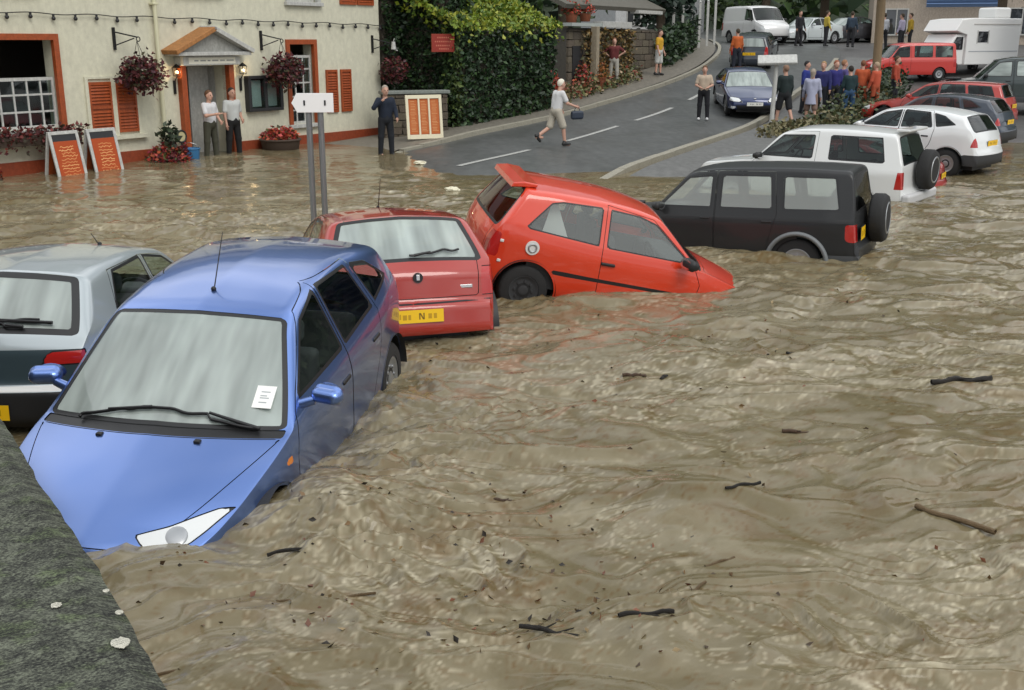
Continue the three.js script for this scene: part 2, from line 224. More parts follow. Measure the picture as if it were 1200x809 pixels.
{
  const g = thing('inn', 'cream rendered inn with orange shutters and porch, flooded at its foot', 'building', INN.p, INN.yaw);
  const rect = (x0, x1, y0, y1) => new THREE.Path([[x0, y0], [x1, y0], [x1, y1], [x0, y1]].map(a => new THREE.Vector2(...a)));
  const sh = new THREE.Shape([[-17, -.8], [0, -.8], [0, 6.4], [-17, 6.4]].map(a => new THREE.Vector2(...a)));
  const holes = [[-13.3, -10.95, .93, 2.83], [-7.5, -6.12, -.8, 2.18], [-3.83, -2.84, .55, 2.72], [-3.75, -2.6, 3.8, 5.3], [-13, -11.4, 3.85, 5.3], [-7.5, -6.2, 3.95, 5.3]];
  for (const h of holes) sh.holes.push(rect(...h));
  const w = new THREE.ExtrudeGeometry(sh, { depth: .4, bevelEnabled: false }); w.translate(0, 0, -.4); obj('wall', uvm(w), mCream, g);
  obj('side_wall', [box(-.4, 0, -.8, 6.4, -8, -.402), box(-17, -16.6, -.8, 6.4, -8, -.402), box(-16.6, -.4, -.8, 6.4, -8, -7.6)], mCream, g);
  obj('interior_floor', [box(-16.6, -.4, -.5, -.1, -7.6, -.41), box(-16.6, -.4, 3.1, 3.35, -7.6, -.41), box(-16.6, -.4, -.1, 3.1, -4.2, -4.1)], std([.1, .085, .07]), g);
  // roof with slates in courses
  const rf = obj('roof', [(() => { const s = new THREE.Shape([[.35, 6.35], [-4, 9.2], [-8.35, 6.35]].map(a => new THREE.Vector2(...a))); const e = new THREE.ExtrudeGeometry(s, { depth: 17.4, bevelEnabled: false }); e.rotateY(-Math.PI / 2); e.translate(.2, 0, 0); return uvm(e); })()], slateT, g);
  obj('chimney', box(-15, -14, 8, 10.4, -4.5, -3.6), mCream, rf);
  obj('plinth', [box(-17, -7.56, -.8, .27, .002, .06), box(-6.06, .0, -.8, .24, .002, .06)], mRedBand, g);
  // bay 1: tall sash window
  const win = (x0, x1, y0, y1, cols, rows, glassTop, frameMat = mOrange) => {
    const W = obj('window', [box(x0 - .1, x0 + .03, y0, y1 + .1, -.06, .05), box(x1 - .03, x1 + .1, y0, y1 + .1, -.06, .05), box(x0 + .03, x1 - .03, y1 - .03, y1 + .1, -.06, .05)], frameMat, g);
    const bars = []; const xa = x0 + .03, xb = x1 - .03, yb = glassTop; bars.push(box(xa, xa + .06, y0, yb, -.16, -.1), box(xb - .06, xb, y0, yb, -.16, -.1), box(xa + .06, xb - .06, y0, y0 + .07, -.16, -.1), box(xa + .06, xb - .06, yb - .07, yb, -.16, -.1));
    for (let i = 1; i < cols; i++) { const x = lerp(xa, xb, i / cols); bars.push(box(x - .02, x + .02, y0 + .07, yb - .07, -.15, -.112)); } for (let j = 1; j < rows; j++) { const y = lerp(y0, yb, j / rows); bars.push(box(xa + .06, xb - .06, y - .02, y + .02, -.148, -.114)); }
    obj('sash', bars, mWhite, W);
    for (let i = 0; i < cols; i++) for (let j = 0; j < rows; j++) obj('pane', box(lerp(xa, xb, i / cols) + .02, lerp(xa, xb, (i + 1) / cols) - .02, lerp(y0, yb, j / rows) + .02, lerp(y0, yb, (j + 1) / rows) - .02, -.134, -.130), mPaneIn, W);
    
    obj('sill', box(x0 - .14, x1 + .14, y0 - .1, y0 - .002, -.2, .12, .012), mWhite, W); return W;
  };
  win(-13.3, -10.95, .93, 2.83, 7, 3, 2.02); win(-3.83, -2.84, .55, 2.72, 3, 5, 2.4); win(-3.75, -2.6, 3.8, 5.3, 3, 4, 5.25, mWhite); win(-13, -11.4, 3.85, 5.3, 3, 4, 5.25, mWhite); win(-7.5, -6.2, 3.95, 5.3, 3, 4, 5.25, mWhite);
  // orange shutters, each with a frame and slats
  const shutter = (x0, x1, y0, y1) => { const s = obj('shutter', [box(x0, x0 + .05, y0, y1, .004, .055), box(x1 - .05, x1, y0, y1, .004, .055), box(x0 + .05, x1 - .05, y0, y0 + .07, .004, .055), box(x0 + .05, x1 - .05, y1 - .07, y1, .004, .055), box(x0 + .05, x1 - .05, (y0 + y1) / 2 - .03, (y0 + y1) / 2 + .03, .004, .055), box(x0 + .05, x1 - .05, y0 + .07, y1 - .07, .004, .016)], mOrange, g); for (let y = y0 + .11; y < y1 - .09; y += .072) { if (Math.abs(y - (y0 + y1) / 2) < .05) continue; obj('slat', tf(box(x0 + .052, x1 - .052, -.03, .03, -.005, .005), 0, y, .034, -.6, 0, 0), mOrange, s); } return s; };
  shutter(-10.22, -9.62, .74, 1.88); shutter(-9.5, -8.94, .72, 1.88); obj('shutter_surround', [box(-10.3, -10.22, .66, 1.95, .002, .05), box(-9.62, -9.5, .66, 1.95, .002, .05), box(-8.94, -8.86, .66, 1.95, .002, .05), box(-10.3, -8.86, 1.95, 2.0, .002, .05), box(-10.42, -8.74, .57, .66, .002, .14)], mCream, g);
  shutter(-2.41, -1.95, .8, 1.99); shutter(-1.8, -1.36, .8, 1.99); shutter(-1.7, -1.0, 3.78, 5.1); shutter(-.95, -.25, 3.78, 5.1);
  // porch: pilasters, entablature with faint lettering, pediment
  const porch = obj('porch', [box(-7.66, -7.5, -.5, 2.2, -.1, .16), box(-6.12, -5.96, -.5, 2.2, -.1, .16)], mOrange, g);
  obj('entablature', box(-7.72, -5.9, 2.2, 2.42, -.05, .34, .01), mWhite, porch);
  const lt = canvasTex(256, 32, (c, w, h) => { c.fillStyle = '#e2dfcf'; c.fillRect(0, 0, w, h); c.fillStyle = 'rgba(90,95,100,.55)'; let x = 30; for (const l of [22, 30, 14, 34, 26, 40]) { c.fillRect(x, 12, l, 7); x += l + 10; } });
  obj('fascia_lettering', tf(new THREE.PlaneGeometry(1.5, .15), -6.81, 2.31, .345), std([1, 1, 1], { map: lt, roughness: .6 }), porch);
  obj('cornice', box(-7.98, -5.64, 2.43, 2.52, -.02, .5, .012), mWhite, porch);
  { const s = new THREE.Shape([[-7.9, 2.52], [-5.72, 2.52], [-6.81, 3.0]].map(a => new THREE.Vector2(...a))); const e = new THREE.ExtrudeGeometry(s, { depth: .36, bevelEnabled: false }); obj('tympanum', uvm(e), std([.5, .5, .46], { map: mottle }), porch);
    const len = Math.hypot(1.2, .53); for (const k of [-1, 1]) obj('raking_cornice', tf(box(-len / 2 - .06, len / 2 + .03, -.05, .06, -.02, .56, .015), -6.81 + k * .6, 2.80, 0, 0, 0, -k * Math.atan2(.53, 1.2)), k < 0 ? std([.56, .25, .08], { map: woodT }) : mWhite, porch); }
  const dr = obj('door', tf(box(-.02, .03, -.45, 2.15, -.72, 0, .008), -7.45, 0, -.06, 0, .0, 0), mDark, g); obj('door_handle', tf(new THREE.SphereGeometry(.035, 12, 8), -7.40, 1.0, -.68), mChrome, dr);
  obj('dark_lining', box(-7.5, -7.46, -.45, 2.16, -1.6, -.41), mDark, g); obj('doorway_lining', [box(-6.12, -6.08, -.45, 2.16, -1.6, -.41), box(-7.5, -6.08, 2.16, 2.2, -1.6, -.41)], mWhite, g); obj('door_step', box(-7.7, -5.9, -.5, -.14, -.3, .55, .02), mPave, g);  // left lining coloured near black for the dark inside of the doorway
  obj('inner_screen', [box(-6.78, -6.13, -.1, 2.15, -.68, -.64)], mWhite, g);
  // downpipe and gutter
  obj('downpipe', [tube([[-8.25, 6.3, .12], [-8.25, 3, .11], [-8.25, -.3, .11]], .05, 12, 8), ...[.5, 2, 3.6, 5.2].map(y => box(-8.33, -8.17, y, y + .05, .002, .17, .01))], std([.62, .60, .42]), g);
  obj('gutter', bar([-17.2, 6.36, .4], [.2, 6.36, .4], .07), mDark, g);
  // basket brackets
  for (const [x, y] of [[-9.4, 2.88], [-4.83, 2.84], [-.36, 2.74]]) { const b = obj('bracket', [box(x - .03, x + .03, y - .3, y + .2, .002, .06, .01), bar([x, y + .1, .05], [x + .35, y - .02, .42], .016), bar([x, y - .2, .05], [x + .3, y - .04, .36], .013), tf(new THREE.TorusGeometry(.05, .012, 6, 16), x + .36, y - .06, .42)], mIron, g); }
}
{ // string of festoon bulbs
  const s = thing('festoon_lights', 'string of dark unlit bulbs hung along the cream inn wall', 'lights'); const pts = []; for (let i = 0; i <= 60; i++) { const x = -14.5 + i * 15 / 60; pts.push(innAt(x, 3.40 - .15 * (x + 14.5) / 14.7 - .035 * Math.sin(i * .52) ** 2, .07)); } obj('cable', tube(pts, .011, 180, 5), mIron, s);
  const bl = merge([tf(new THREE.SphereGeometry(.045, 10, 8), 0, -.085, 0), tf(new THREE.CylinderGeometry(.028, .024, .06, 10), 0, -.03, 0)]); for (let i = 0; i < 27; i++) { const x = -14.2 + i * .545; const y = 3.40 - .15 * (x + 14.5) / 14.7 - .035 * Math.sin((x + 14.5) * 4 * .52) ** 2; const b = obj('bulb', bl, mDark, s); b.position.set(...innAt(x, y, .07)); } }
for (const [x, w] of [[-7.78, 'left of the inn doorway beside the downpipe'], [-5.64, 'between the inn doorway and the notice case']]) { // lit coach lamps
  const l = thing('wall_lantern', 'small lit lantern on the cream wall ' + w, 'lamp', innAt(x, 1.95, .004), INN.yaw, 'lanterns either side of the inn door');
  obj('frame', [box(-.03, .03, -.42, -.1, 0, .05, .01), bar([0, -.12, .04], [0, .0, .14], .012), ...[-1, 1].flatMap(a => [-1, 1].map(b => bar([a * .055, .02, .14 + b * .055], [a * .07, .2, .14 + b * .07], .007))), tf(new THREE.ConeGeometry(.12, .1, 4), 0, .25, .14, 0, Math.PI / 4, 0), box(-.06, .06, .0, .02, .08, .2)], mIron, l);
  obj('bulb', tf(new THREE.SphereGeometry(.042, 14, 10), 0, .1, .14), std([1, .85, .55], { emissive: lin(1, .72, .36), emissiveIntensity: 1.6 }), l); const p = new THREE.PointLight(lin(1, .72, .4), .22, 0, 2); p.position.set(0, .1, .215); p.castShadow = true; l.add(p);
}
{ // glazed menu case
  const c = thing('notice_case', 'black glazed notice case on the inn wall right of the door', 'notice case', innAt(-4.88, 1.44, .003), INN.yaw);
  obj('case', [box(-.62, .62, -.46, -.38, 0, .16, .01), box(-.62, .62, .38, .46, 0, .16, .01), box(-.62, -.52, -.38, .38, 0, .16), box(.52, .62, -.38, .38, 0, .16), box(-.05, .05, -.38, .38, 0, .16), box(-.52, .52, -.38, .38, 0, .02)], mDark, c);
  for (const k of [-1, 1]) { const pap = obj('paper', box(k * .285 - .21, k * .285 + .21, -.34, .34, .024, .03), std([.6, .6, .55]), c); obj('pane', box(k * .285 - .23, k * .285 + .23, -.38, .38, .13, .134), mGlassPane(), c); }
}
function mGlassPane() { return mPaneIn; }
// chalk boards with white frames
{
  const bt = s => canvasTex(128, 200, (c, w, h) => { c.fillStyle = '#a8461a'; c.fillRect(0, 0, w, h); const r = mulberry(s); for (let y = 26; y < 185; y += 15) { c.strokeStyle = `rgba(235,190,130,${.45 + r() * .4})`; c.lineWidth = 4; let x = 16 + r() * 18; const e = 100 + r() * 14; c.beginPath(); c.moveTo(x, y); while (x < e) { x += 4 + r() * 6; c.lineTo(x, y + (r() - .5) * 9); } c.stroke(); } });
  for (const [x, z, s, l, rt] of [[-11.5, .75, 5, 'nearer the sash window', .03], [-10.55, .75, 9, 'before the left orange shutter', -.02]]) {
    const b = thing('chalkboard', 'white framed orange menu board standing in water ' + l, 'sign', innAt(x, -.3, z), INN.yaw + rt, 'menu boards outside the inn');
    for (const k of [1, -1]) { const a = k * .22; const F = obj('frame', [box(-.37, -.30, 0, 1.24, -.02, .02, .008), box(.30, .37, 0, 1.24, -.02, .02, .008), box(-.30, .30, 1.17, 1.24, -.02, .02, .008), box(-.30, .30, .06, .12, -.02, .02)], mWhite, b); F.rotation.set(-a, 0, 0); F.position.z = k * .28; const bd = obj('board', box(-.30, .30, .12, 1.03, -.008, .006), mOrange, F); if (k > 0) obj('chalk_writing', tf(new THREE.PlaneGeometry(.58, .89), 0, .575, .009), std([1, 1, 1], { map: bt(s), roughness: .8 }), F); obj('header', box(-.30, .30, 1.03, 1.17, -.008, .006), k > 0 ? mDark : mOrange, F); }
  }
}
// ------------------------------------------------------------ plants, walls and houses up the street
const leafG = (() => { const g = new THREE.BufferGeometry(); g.setAttribute('position', new THREE.Float32BufferAttribute([0, 0, 0, .32, .1, .42, 0, 0, .5, -.32, .1, .42, 0, -.06, 1, 0, 0, 0], 3)); g.setIndex([0, 2, 1, 0, 3, 2, 1, 2, 4, 2, 3, 4]); g.computeVertexNormals(); return g; })();
const mLeaf = std([1, 1, 1], { roughness: .55, side: THREE.DoubleSide });
const Q0 = new THREE.Quaternion(), V0 = new THREE.Vector3(), V1 = new THREE.Vector3(), C0 = new THREE.Color();
function foliage(name, parent, n, samp, size, cols, seed = 1, mat = mLeaf) {
  const r = mulberry(seed), m = new THREE.InstancedMesh(leafG, mat, n); m.name = parent ? name : numbered(name); m.castShadow = m.receiveShadow = true;
  for (let i = 0; i < n; i++) { const s = samp(r, i); const p = s.p || s, sz = size * (.6 + r() * .8) * (s.s || 1); E0.set(r() * 6.28, r() * 6.28, r() * 6.28); Q0.setFromEuler(E0); M4.compose(V0.set(...p), Q0, V1.set(sz, sz, sz)); m.setMatrixAt(i, M4); const c = cols[Math.floor((s.c ?? r()) * cols.length) % cols.length], k = .7 + r() * .6; m.setColorAt(i, C0.setRGB(c[0] * k, c[1] * k, c[2] * k)); }
  m.userData.kind = 'stuff'; (parent || scene).add(m); return m;
}
const ball = (r, R0, sq = 1) => { let x, y, z, l; do { x = r() * 2 - 1; y = r() * 2 - 1; z = r() * 2 - 1; l = Math.hypot(x, y, z); } while (l > 1 || l < .05); const k = R0 * (.55 + .45 * Math.cbrt(r())) / l * (l > .9 ? 1 : Math.max(l, .6)); return [x * k, y * k * sq, z * k]; };
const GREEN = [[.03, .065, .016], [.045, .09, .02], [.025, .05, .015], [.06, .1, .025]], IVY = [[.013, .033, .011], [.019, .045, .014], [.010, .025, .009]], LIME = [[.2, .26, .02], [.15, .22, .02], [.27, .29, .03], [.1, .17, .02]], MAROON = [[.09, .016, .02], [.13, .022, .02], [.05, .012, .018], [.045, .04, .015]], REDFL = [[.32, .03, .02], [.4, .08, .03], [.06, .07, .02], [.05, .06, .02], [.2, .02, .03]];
// hanging baskets
for (const [x, y, r, t, s] of [[-9.08, 2.1, .58, 'over the left orange shutters', 3], [-4.5, 2.08, .56, 'over the notice case', 4], [0.08, 2.02, .45, 'on the corner of the inn', 5]]) {
  const b = thing('hanging_basket', 'round hanging basket full of dark red flowers ' + t, 'hanging basket', innAt(x, y, .5), INN.yaw, 'hanging baskets on the inn');
  obj('bowl', (() => { const g = new THREE.SphereGeometry(.26, 18, 8, 0, 6.283, Math.PI / 2, Math.PI / 2); return tf(g, 0, .0, 0); })(), std([.05, .04, .03], { roughness: .9 }), b);
  obj('chain', [0, 1, 2].map(k => bar([Math.cos(k * 2.1) * .25, 0, Math.sin(k * 2.1) * .25], [x > -1 ? -.1 : -.02, .68, -.06], .006)), mIron, b);
  foliage('flowers', b, 1300, q => { const p = ball(q, r, .85); const n = 1 + .22 * n3(p[0] * 4 + s, p[1] * 4, p[2] * 4); return [p[0] * n * 1.05, p[1] * n - .06, p[2] * n * .9]; }, .1, MAROON, s);
}
// tubs and pots against the inn
function tub(name, label, p, r, h, mat, nf, fr, fh, cols, group, cat = 'planter', taper = .8) {
  const t = thing(name, label, cat, p, 0, group); const P = [[.001, 0], [r * taper, 0], [r, h * .92], [r * 1.06, h * .92], [r * 1.06, h], [r * .92, h], [r * .9, h - .05], [.001, h - .05]].map(a => new THREE.Vector2(...a)); obj('tub', new THREE.LatheGeometry(P, 24), mat, t);
  foliage('flowers', t, nf, q => { const a = ball(q, 1, 1); return [a[0] * fr, h + Math.abs(a[1]) * fh * (1 + .3 * n2(a[0] * 3, a[2] * 3)), a[2] * fr]; }, .1, cols, Math.floor(p[0] * 77 + 999)); return t;
}
const mTerra = std([.36, .11, .05], { roughness: .8, map: mottle }), mTubW = std([.06, .04, .028], { roughness: .8 });
{ const t = tub('flower_tub', 'round red flower tub with a tall leafy plant beside the downpipe', innAt(-8.55, -.35, .6), .42, .35, mTubW, 800, .56, .42, REDFL.concat([[.16, .02, .03], [.12, .02, .03]]), 'flower tubs along the inn'); foliage('tall_plant', t, 130, q => { const a = ball(q, .22, 1.4); return [a[0] - .02, .95 + a[1], a[2]]; }, .14, [[.02, .03, .015], [.03, .05, .02]], 8); obj('stem', [bar([0, .3, 0], [0, .95, 0], .02), bar([0, .6, 0], [.1, 1.0, .05], .012)], std([.06, .05, .03]), t); }
tub('flower_tub', 'dark barrel of orange and red flowers under the notice case', innAt(-4.9, -.3, .6), .52, .58, mTubW, 900, .5, .3, [[.5, .12, .05], [.42, .05, .04], [.06, .07, .02], [.3, .03, .03]], 'flower tubs along the inn');
tub('flower_tub', 'small dark flower pot beside the white signpost foot of the window', innAt(-13.2, -.35, .5), .3, .4, mTubW, 300, .35, .3, REDFL, 'flower tubs along the inn');
{ const b = thing('window_box', 'long box of dark red flowers under the tall sash window', 'planter', innAt(-12.1, .62, .14), INN.yaw); obj('trough', box(-1.2, 1.35, 0, .2, 0, .24, .01), mTubW, b); foliage('flowers', b, 900, q => [-1.25 + q() * 2.75, .1 + q() * .28 - (q() < .3 ? .3 * q() : 0), .02 + q() * .32], .1, [[.1, .015, .015], [.17, .03, .025], [.05, .04, .02], [.07, .02, .02]], 12); }
{ const b = thing('blue_bucket', 'blue plastic bucket standing beside the inn door', 'bucket', innAt(-7.78, -.28, .45), 0); const P = [[.001, 0], [.15, 0], [.2, .5], [.215, .5], [.215, .53], [.19, .53], [.14, .03]].map(a => new THREE.Vector2(...a)); obj('pail', new THREE.LatheGeometry(P, 24), std([.04, .17, .36], { roughness: .4 }), b); obj('bail', tf(new THREE.TorusGeometry(.2, .008, 6, 20, Math.PI), 0, .5, 0, .6, 0, 0), mChrome, b); }
{ const b = thing('wall_clock', 'round brass dial leaning above the blue bucket', 'dial', innAt(-7.85, .52, .2), INN.yaw); obj('dial', tf(new THREE.CylinderGeometry(.13, .13, .03, 24), 0, 0, 0, Math.PI / 2, 0, 0), std([.5, .45, .25]), b); obj('bezel', tf(new THREE.TorusGeometry(.14, .025, 8, 24), 0, 0, .01), mDark, b); obj('stand', bar([0, -.13, 0], [0, -.85, .02], .02), mDark, b); }
// stone textures
const mStone = [[.17, .14, .10], [.21, .175, .12], [.14, .115, .085], [.19, .15, .11]].map(c => std(c, { map: mottle, bumpMap: grit, bumpScale: .02, roughness: .85 })), mMortar = std([.13, .12, .1], { roughness: .9, map: mottle });
const stoneG = [0, 1, 2].map(k => { const g = box(-.5, .5, -.5, .5, -.5, .5, .08); const p = g.attributes.position; for (let i = 0; i < p.count; i++) { const a = p.getX(i), b = p.getY(i), c = p.getZ(i); p.setXYZ(i, a + .05 * n3(a * 3 + k * 9, b * 3, c * 3), b + .06 * n3(a * 3, b * 3 + k * 7, c * 3), c + .1 * n3(a * 3, b * 3, c * 3 + k * 5)); } g.computeVertexNormals(); return g; });
function stoneWall(host, x0, x1, y0, y1, z, rw, rh, th = .1, seed = 3) { const r = mulberry(seed); let row = 0; for (let y = y0; y < y1 - .02; row++) { const h = Math.min(rh * (.8 + r() * .4), y1 - y); let x = x0 - r() * rw * .5; while (x < x1 - .02) { const w = rw * (.6 + r() * .8), a = Math.max(x, x0), b = Math.min(x + w, x1); if (b - a > .06) { const o = obj('stone', stoneG[Math.floor(r() * 3)], mStone[Math.floor(r() * 4)], host); o.position.set((a + b) / 2, y + h / 2, z + r() * .015); o.scale.set(b - a - .02, h - .02, th); } x += w; } y += h; } }
// low garden wall with framed board between inn and ivy
{
  const w = thing('garden_wall', 'low stone wall with slate coping at the corner of the inn', 'wall', [-3.55, 0, -32.3], R(20)); obj('core', box(-.2, 1.75, -.2, 1.28, -.35, -.06), mMortar, w); stoneWall(w, -.2, 1.75, -.1, 1.26, -.05, .42, .2); obj('coping', box(-.25, 1.82, 1.28, 1.38, -.42, .04, .02), std([.3, .33, .3], { map: mottle }), w);
  const b = thing('framed_board', 'cream framed board with three orange panels against the garden wall', 'sign', [-2.42, G(-2.42, -30.75) + .1, -30.75], R(24)); obj('frame', [box(-.53, -.45, 0, 1.2, -.02, .03, .008), box(.45, .53, 0, 1.2, -.02, .03, .008), box(-.45, .45, 1.1, 1.2, -.02, .03), box(-.45, .45, 0, .12, -.02, .03), box(-.175, -.125, .12, 1.1, -.02, .03), box(.125, .175, .12, 1.1, -.02, .03)], std([.74, .68, .5]), b);
  const pt = canvasTex(64, 200, (c, W, H) => { c.fillStyle = '#b5602c'; c.fillRect(0, 0, W, H); const r = mulberry(4); for (let y = 12; y < 190; y += 9) { c.strokeStyle = `rgba(230,190,140,${.3 + r() * .4})`; c.lineWidth = 3; c.beginPath(); c.moveTo(10 + r() * 6, y); c.lineTo(40 + r() * 16, y + r() * 3 - 1); c.stroke(); } }); for (const x of [-.31, 0, .31]) { const pn = obj('panel', box(x - .15, x + .15, .12, 1.1, -.012, .0), mOrange, b); obj('writing', tf(new THREE.PlaneGeometry(.26, .94), x, .61, .004), std([1, 1, 1], { map: pt, roughness: .7 }), pn); } b.rotateX(-.12);
}
// ivy-covered outbuilding
{
  const yaw = R(57.7), p0 = [-1.6, 0, -33.7], D = new THREE.Vector3(Math.cos(yaw), 0, -Math.sin(yaw)), L = 5.6;
  const b = thing('ivy_covered_outbuilding', 'outbuilding smothered in dark ivy with leaves coloured brighter along its lit roof edge', 'building', p0, yaw);
  obj('wall', [box(0, L, -.3, 3.05, -4, -.06), box(-.9, 0, -.3, 5.4, -5, -2.2), box(.05, 1.3, 3.05, 5.4, -4, -.6)], mStone[2], b); obj('roof', [tf(box(1.4, L + .2, -.1, .1, -3, .0), 0, 4.35, -1.9, .32, 0, 0), box(-1, 1.5, 5.4, 5.55, -5, -.4)], slateT, b);
  foliage('ivy', b, 11000, (q, i) => { const k = i % 10; const lump = .14 + .1 * n2(i * .01, 2); if (k < 5) { const x = q() * L, y = -.1 + q() * 3.2; return [x, y, -.02 + q() * .16 + .14 * fbm2(x * 1.3, y * 1.3, 2)]; } if (k < 6) return [-.95 + q() * .95, q() * 5.3, -2.18 + q() * .2]; if (k < 7) return [q() * 1.35, 3 + q() * 2.5, -.58 + q() * .2]; const z = -.05 - q() * 2.2, y = q() * (z < -.6 ? 5.3 : 3.2); return [-.03 - q() * .16 - .12 * fbm2(z * 2, y * 2, 2), y, z]; }, .16, IVY.concat([[.035, .075, .02]]), 31);
  foliage('lit_edge_ivy', b, 6500, (q, i) => { const x = -.6 + q() * (L + .9), t = q(); const ed = .25 * n2(x * 1.6, 1); const hang = q() < .18 ? q() * .5 : 0; return { p: [x, 3.22 + t * 1.0 + .22 * fbm2(x * 1.5, t * 5, 2) + ed * .4 - hang, .22 - t * 2.2 + q() * .12], c: clamp(.55 + .5 * n2(x * .8, t * 2) + (q() - .5) * .5, 0, .99) }; }, .15, LIME, 33);  // lit top edge of the ivy, put into brighter leaf colours
  foliage('side_creeper', b, 900, q => [-.25 + q() * .35, .1 + q() * 3.4, -.1 + q() * .5 - .3], .15, [[.05, .085, .02], [.07, .1, .02], [.035, .07, .02]], 35);
  const s = thing('hanging_sign', 'red painted sign board with faded lettering fixed among the ivy', 'sign', [-2.05, 2.72, -33.35], R(30)); const st = canvasTex(128, 96, (c, w, h) => { c.fillStyle = '#8c2a1c'; c.fillRect(0, 0, w, h); c.fillStyle = 'rgba(225,160,130,.5)'; for (const [y, x, l] of [[14, 30, 70], [36, 16, 96], [58, 22, 84], [76, 40, 50]]) for (let k = 0; k < l; k += 12) c.fillRect(x + k, y, 8, 8); }); { const bb = obj('board', box(-.38, .38, -.26, .26, -.02, .02, .008), mRedBand, s); obj('lettering', tf(new THREE.PlaneGeometry(.74, .5), 0, 0, .023), std([1, 1, 1], { map: st, roughness: .6 }), bb); } obj('bracket', [bar([-.3, .26, 0], [-.3, .4, -.6], .015), bar([.3, .26, 0], [.3, .4, -.6], .015)], mIron, s);
  const ln = thing('street_lantern', 'small white lantern in the ivy shade by the inn corner', 'lamp', [-3.5, 2.55, -33.2], 0); obj('globe', [tf(new THREE.CylinderGeometry(.05, .08, .22, 12), 0, .1, 0)], mWhite, ln); obj('arm', [bar([0, .22, 0], [0, .3, -.3], .012), bar([.12, -.05, 0], [-.02, 0, 0], .012)], mWhite, ln);
}
// stone cottage with white fascia, flower bed
{
  const yaw = R(59), p0 = [2.0, 0, -41.2]; const b = thing('stone_cottage', 'brown stone cottage with white fascia beside the pavement', 'building', p0, yaw);
  obj('wall', [box(0, 8.2, .3, 3.25, -5, -.02)], mMortar, b); stoneWall(b, 0, 8.2, .6, 3.2, .02, .62, .3, .1, 8); obj('fascia', [box(2.3, 4.9, 3.27, 3.5, -.1, .34, .01), box(5.6, 8.0, 3.85, 3.98, -.1, .3, .01)], mWhite, b); obj('gutter', box(-.2, 2.28, 3.3, 3.42, -.1, .32), std([.35, .38, .36]), b);
  obj('roof', tf(box(-.4, 8.6, -.08, .08, -5, .5), 0, 4.2, -.3, .42, 0, 0), std([.16, .15, .12], { map: mottle, roughness: .8 }), b); obj('pillar', [box(1.35, 1.6, .4, 3.3, .3, .55, .01)], std([.45, .38, .27], { map: mottle }), b); obj('door', box(.3, 1.1, .5, 2.6, .07, .11), mDark, b);
  foliage('climber', b, 1300, q => [.9 + q() * 4.4, 1.5 + q() * 1.7, .1 + q() * .25], .15, [[.2, .12, .04], [.14, .09, .03], [.25, .16, .05], [.08, .08, .03]], 51);
}
const bedPts = []; { const c = new THREE.CatmullRomCurve3([[1.6, 37.9], [3.1, 40.7], [4.6, 43.2], [5.4, 44.4]].map(([x, d]) => new THREE.Vector3(x - .7, 0, -d - .4))); foliage('flower_bed', null, 2600, q => { const t = q(), p = c.getPoint(t); const x = p.x + (q() - .5) * 1.1, z = p.z + (q() - .5) * 1.1; return [x, G(x, z) + .12 + q() * (.4 + .15 * n2(x * 2, z * 2)), z]; }, .14, [[.12, .12, .04], [.09, .11, .035], [.2, .16, .06], [.05, .07, .02], [.28, .2, .12], [.3, .08, .05]], 61).userData.label = 'low yellow green planting along the pavement kerb'; }
for (const [x, d, h, c, l] of [[1.95, 38.9, .95, [[.42, .07, .03], [.36, .05, .03]], 'orange red flowers in a hanging pot by the ivy'], [3.2, 41.6, .75, REDFL, 'mixed red and orange flowers in a pot by the cottage pillar'], [3.9, 42.4, .8, [[.4, .14, .03], [.3, .1, .03], [.07, .08, .02]], 'orange flowers in a pot left of the cottage doorway']]) tub('flower_pot', l, [x - .6, G(x, -d) + .1, -d], .28, h * .55, mTerra, 420, .45, .65, c, 'flower pots by the cottage');
for (const [x, h, l] of [[.35, 3.5, 'red geraniums in a pot on the cottage roof edge, left one'], [1.45, 3.55, 'red geraniums in a pot on the cottage gutter, nearer the white fascia']]) { const a = R(59); tub('flower_pot', l, [2.0 + Math.cos(a) * x, h - .07, -41.2 - Math.sin(a) * x], .22, .3, mTerra, 260, .36, .5, [[.45, .04, .02], [.38, .06, .03], [.07, .07, .02]], 'pots on the cottage roof'); }
// trees
function tree(name, label, p, h, crownR, crownY, n, leaf, cols, seed, tr = .18, sq = 1, shape, bark = [.1, .075, .05]) {
  const t = thing(name, label, 'tree', p, 0, 'trees along the street'); const r = mulberry(seed), geos = []; const lean = [(r() - .5) * .3, (r() - .5) * .3]; geos.push(tube([[0, -.2, 0], [lean[0] * .3, h * .3, lean[1] * .3], [lean[0], h * .65, lean[1]], [lean[0] * 1.2, h * .9, lean[1]]], tr, 12, 8)); const blobs = [];
  for (let i = 0; i < 9; i++) { const a = r() * 6.28, e = r(), y = crownY + (e - .5) * crownR * 1.3 * sq, rr = crownR * (.35 + .5 * r()); const q = [Math.cos(a) * rr * (shape ? (1.1 - e) : 1), y, Math.sin(a) * rr * (shape ? (1.1 - e) : 1)]; geos.push(bar([lean[0] * .6, Math.min(h * .6, y - .3), lean[1] * .6], q, tr * .35, tr * .1, 6)); blobs.push([...q, crownR * (.38 + .25 * r())]); } blobs.push([0, crownY + crownR * .5 * sq, 0, crownR * .5]);
  obj('trunk', geos, std(bark, { roughness: .9, bumpMap: grit, bumpScale: .03 }), t);
  foliage('crown', t, n, q => { const b = blobs[Math.floor(q() * blobs.length)], a = ball(q, b[3], sq); return [b[0] + a[0], b[1] + a[1], b[2] + a[2]]; }, leaf, cols, seed + 1); return t;
}
tree('conifer_tree', 'dark conifer beside the white fence posts', onG2(6.7, 51), 8, 1.7, 3.4, 3200, .3, [[.012, .028, .018], [.018, .038, .022]], 71, .2, 1.6, true);
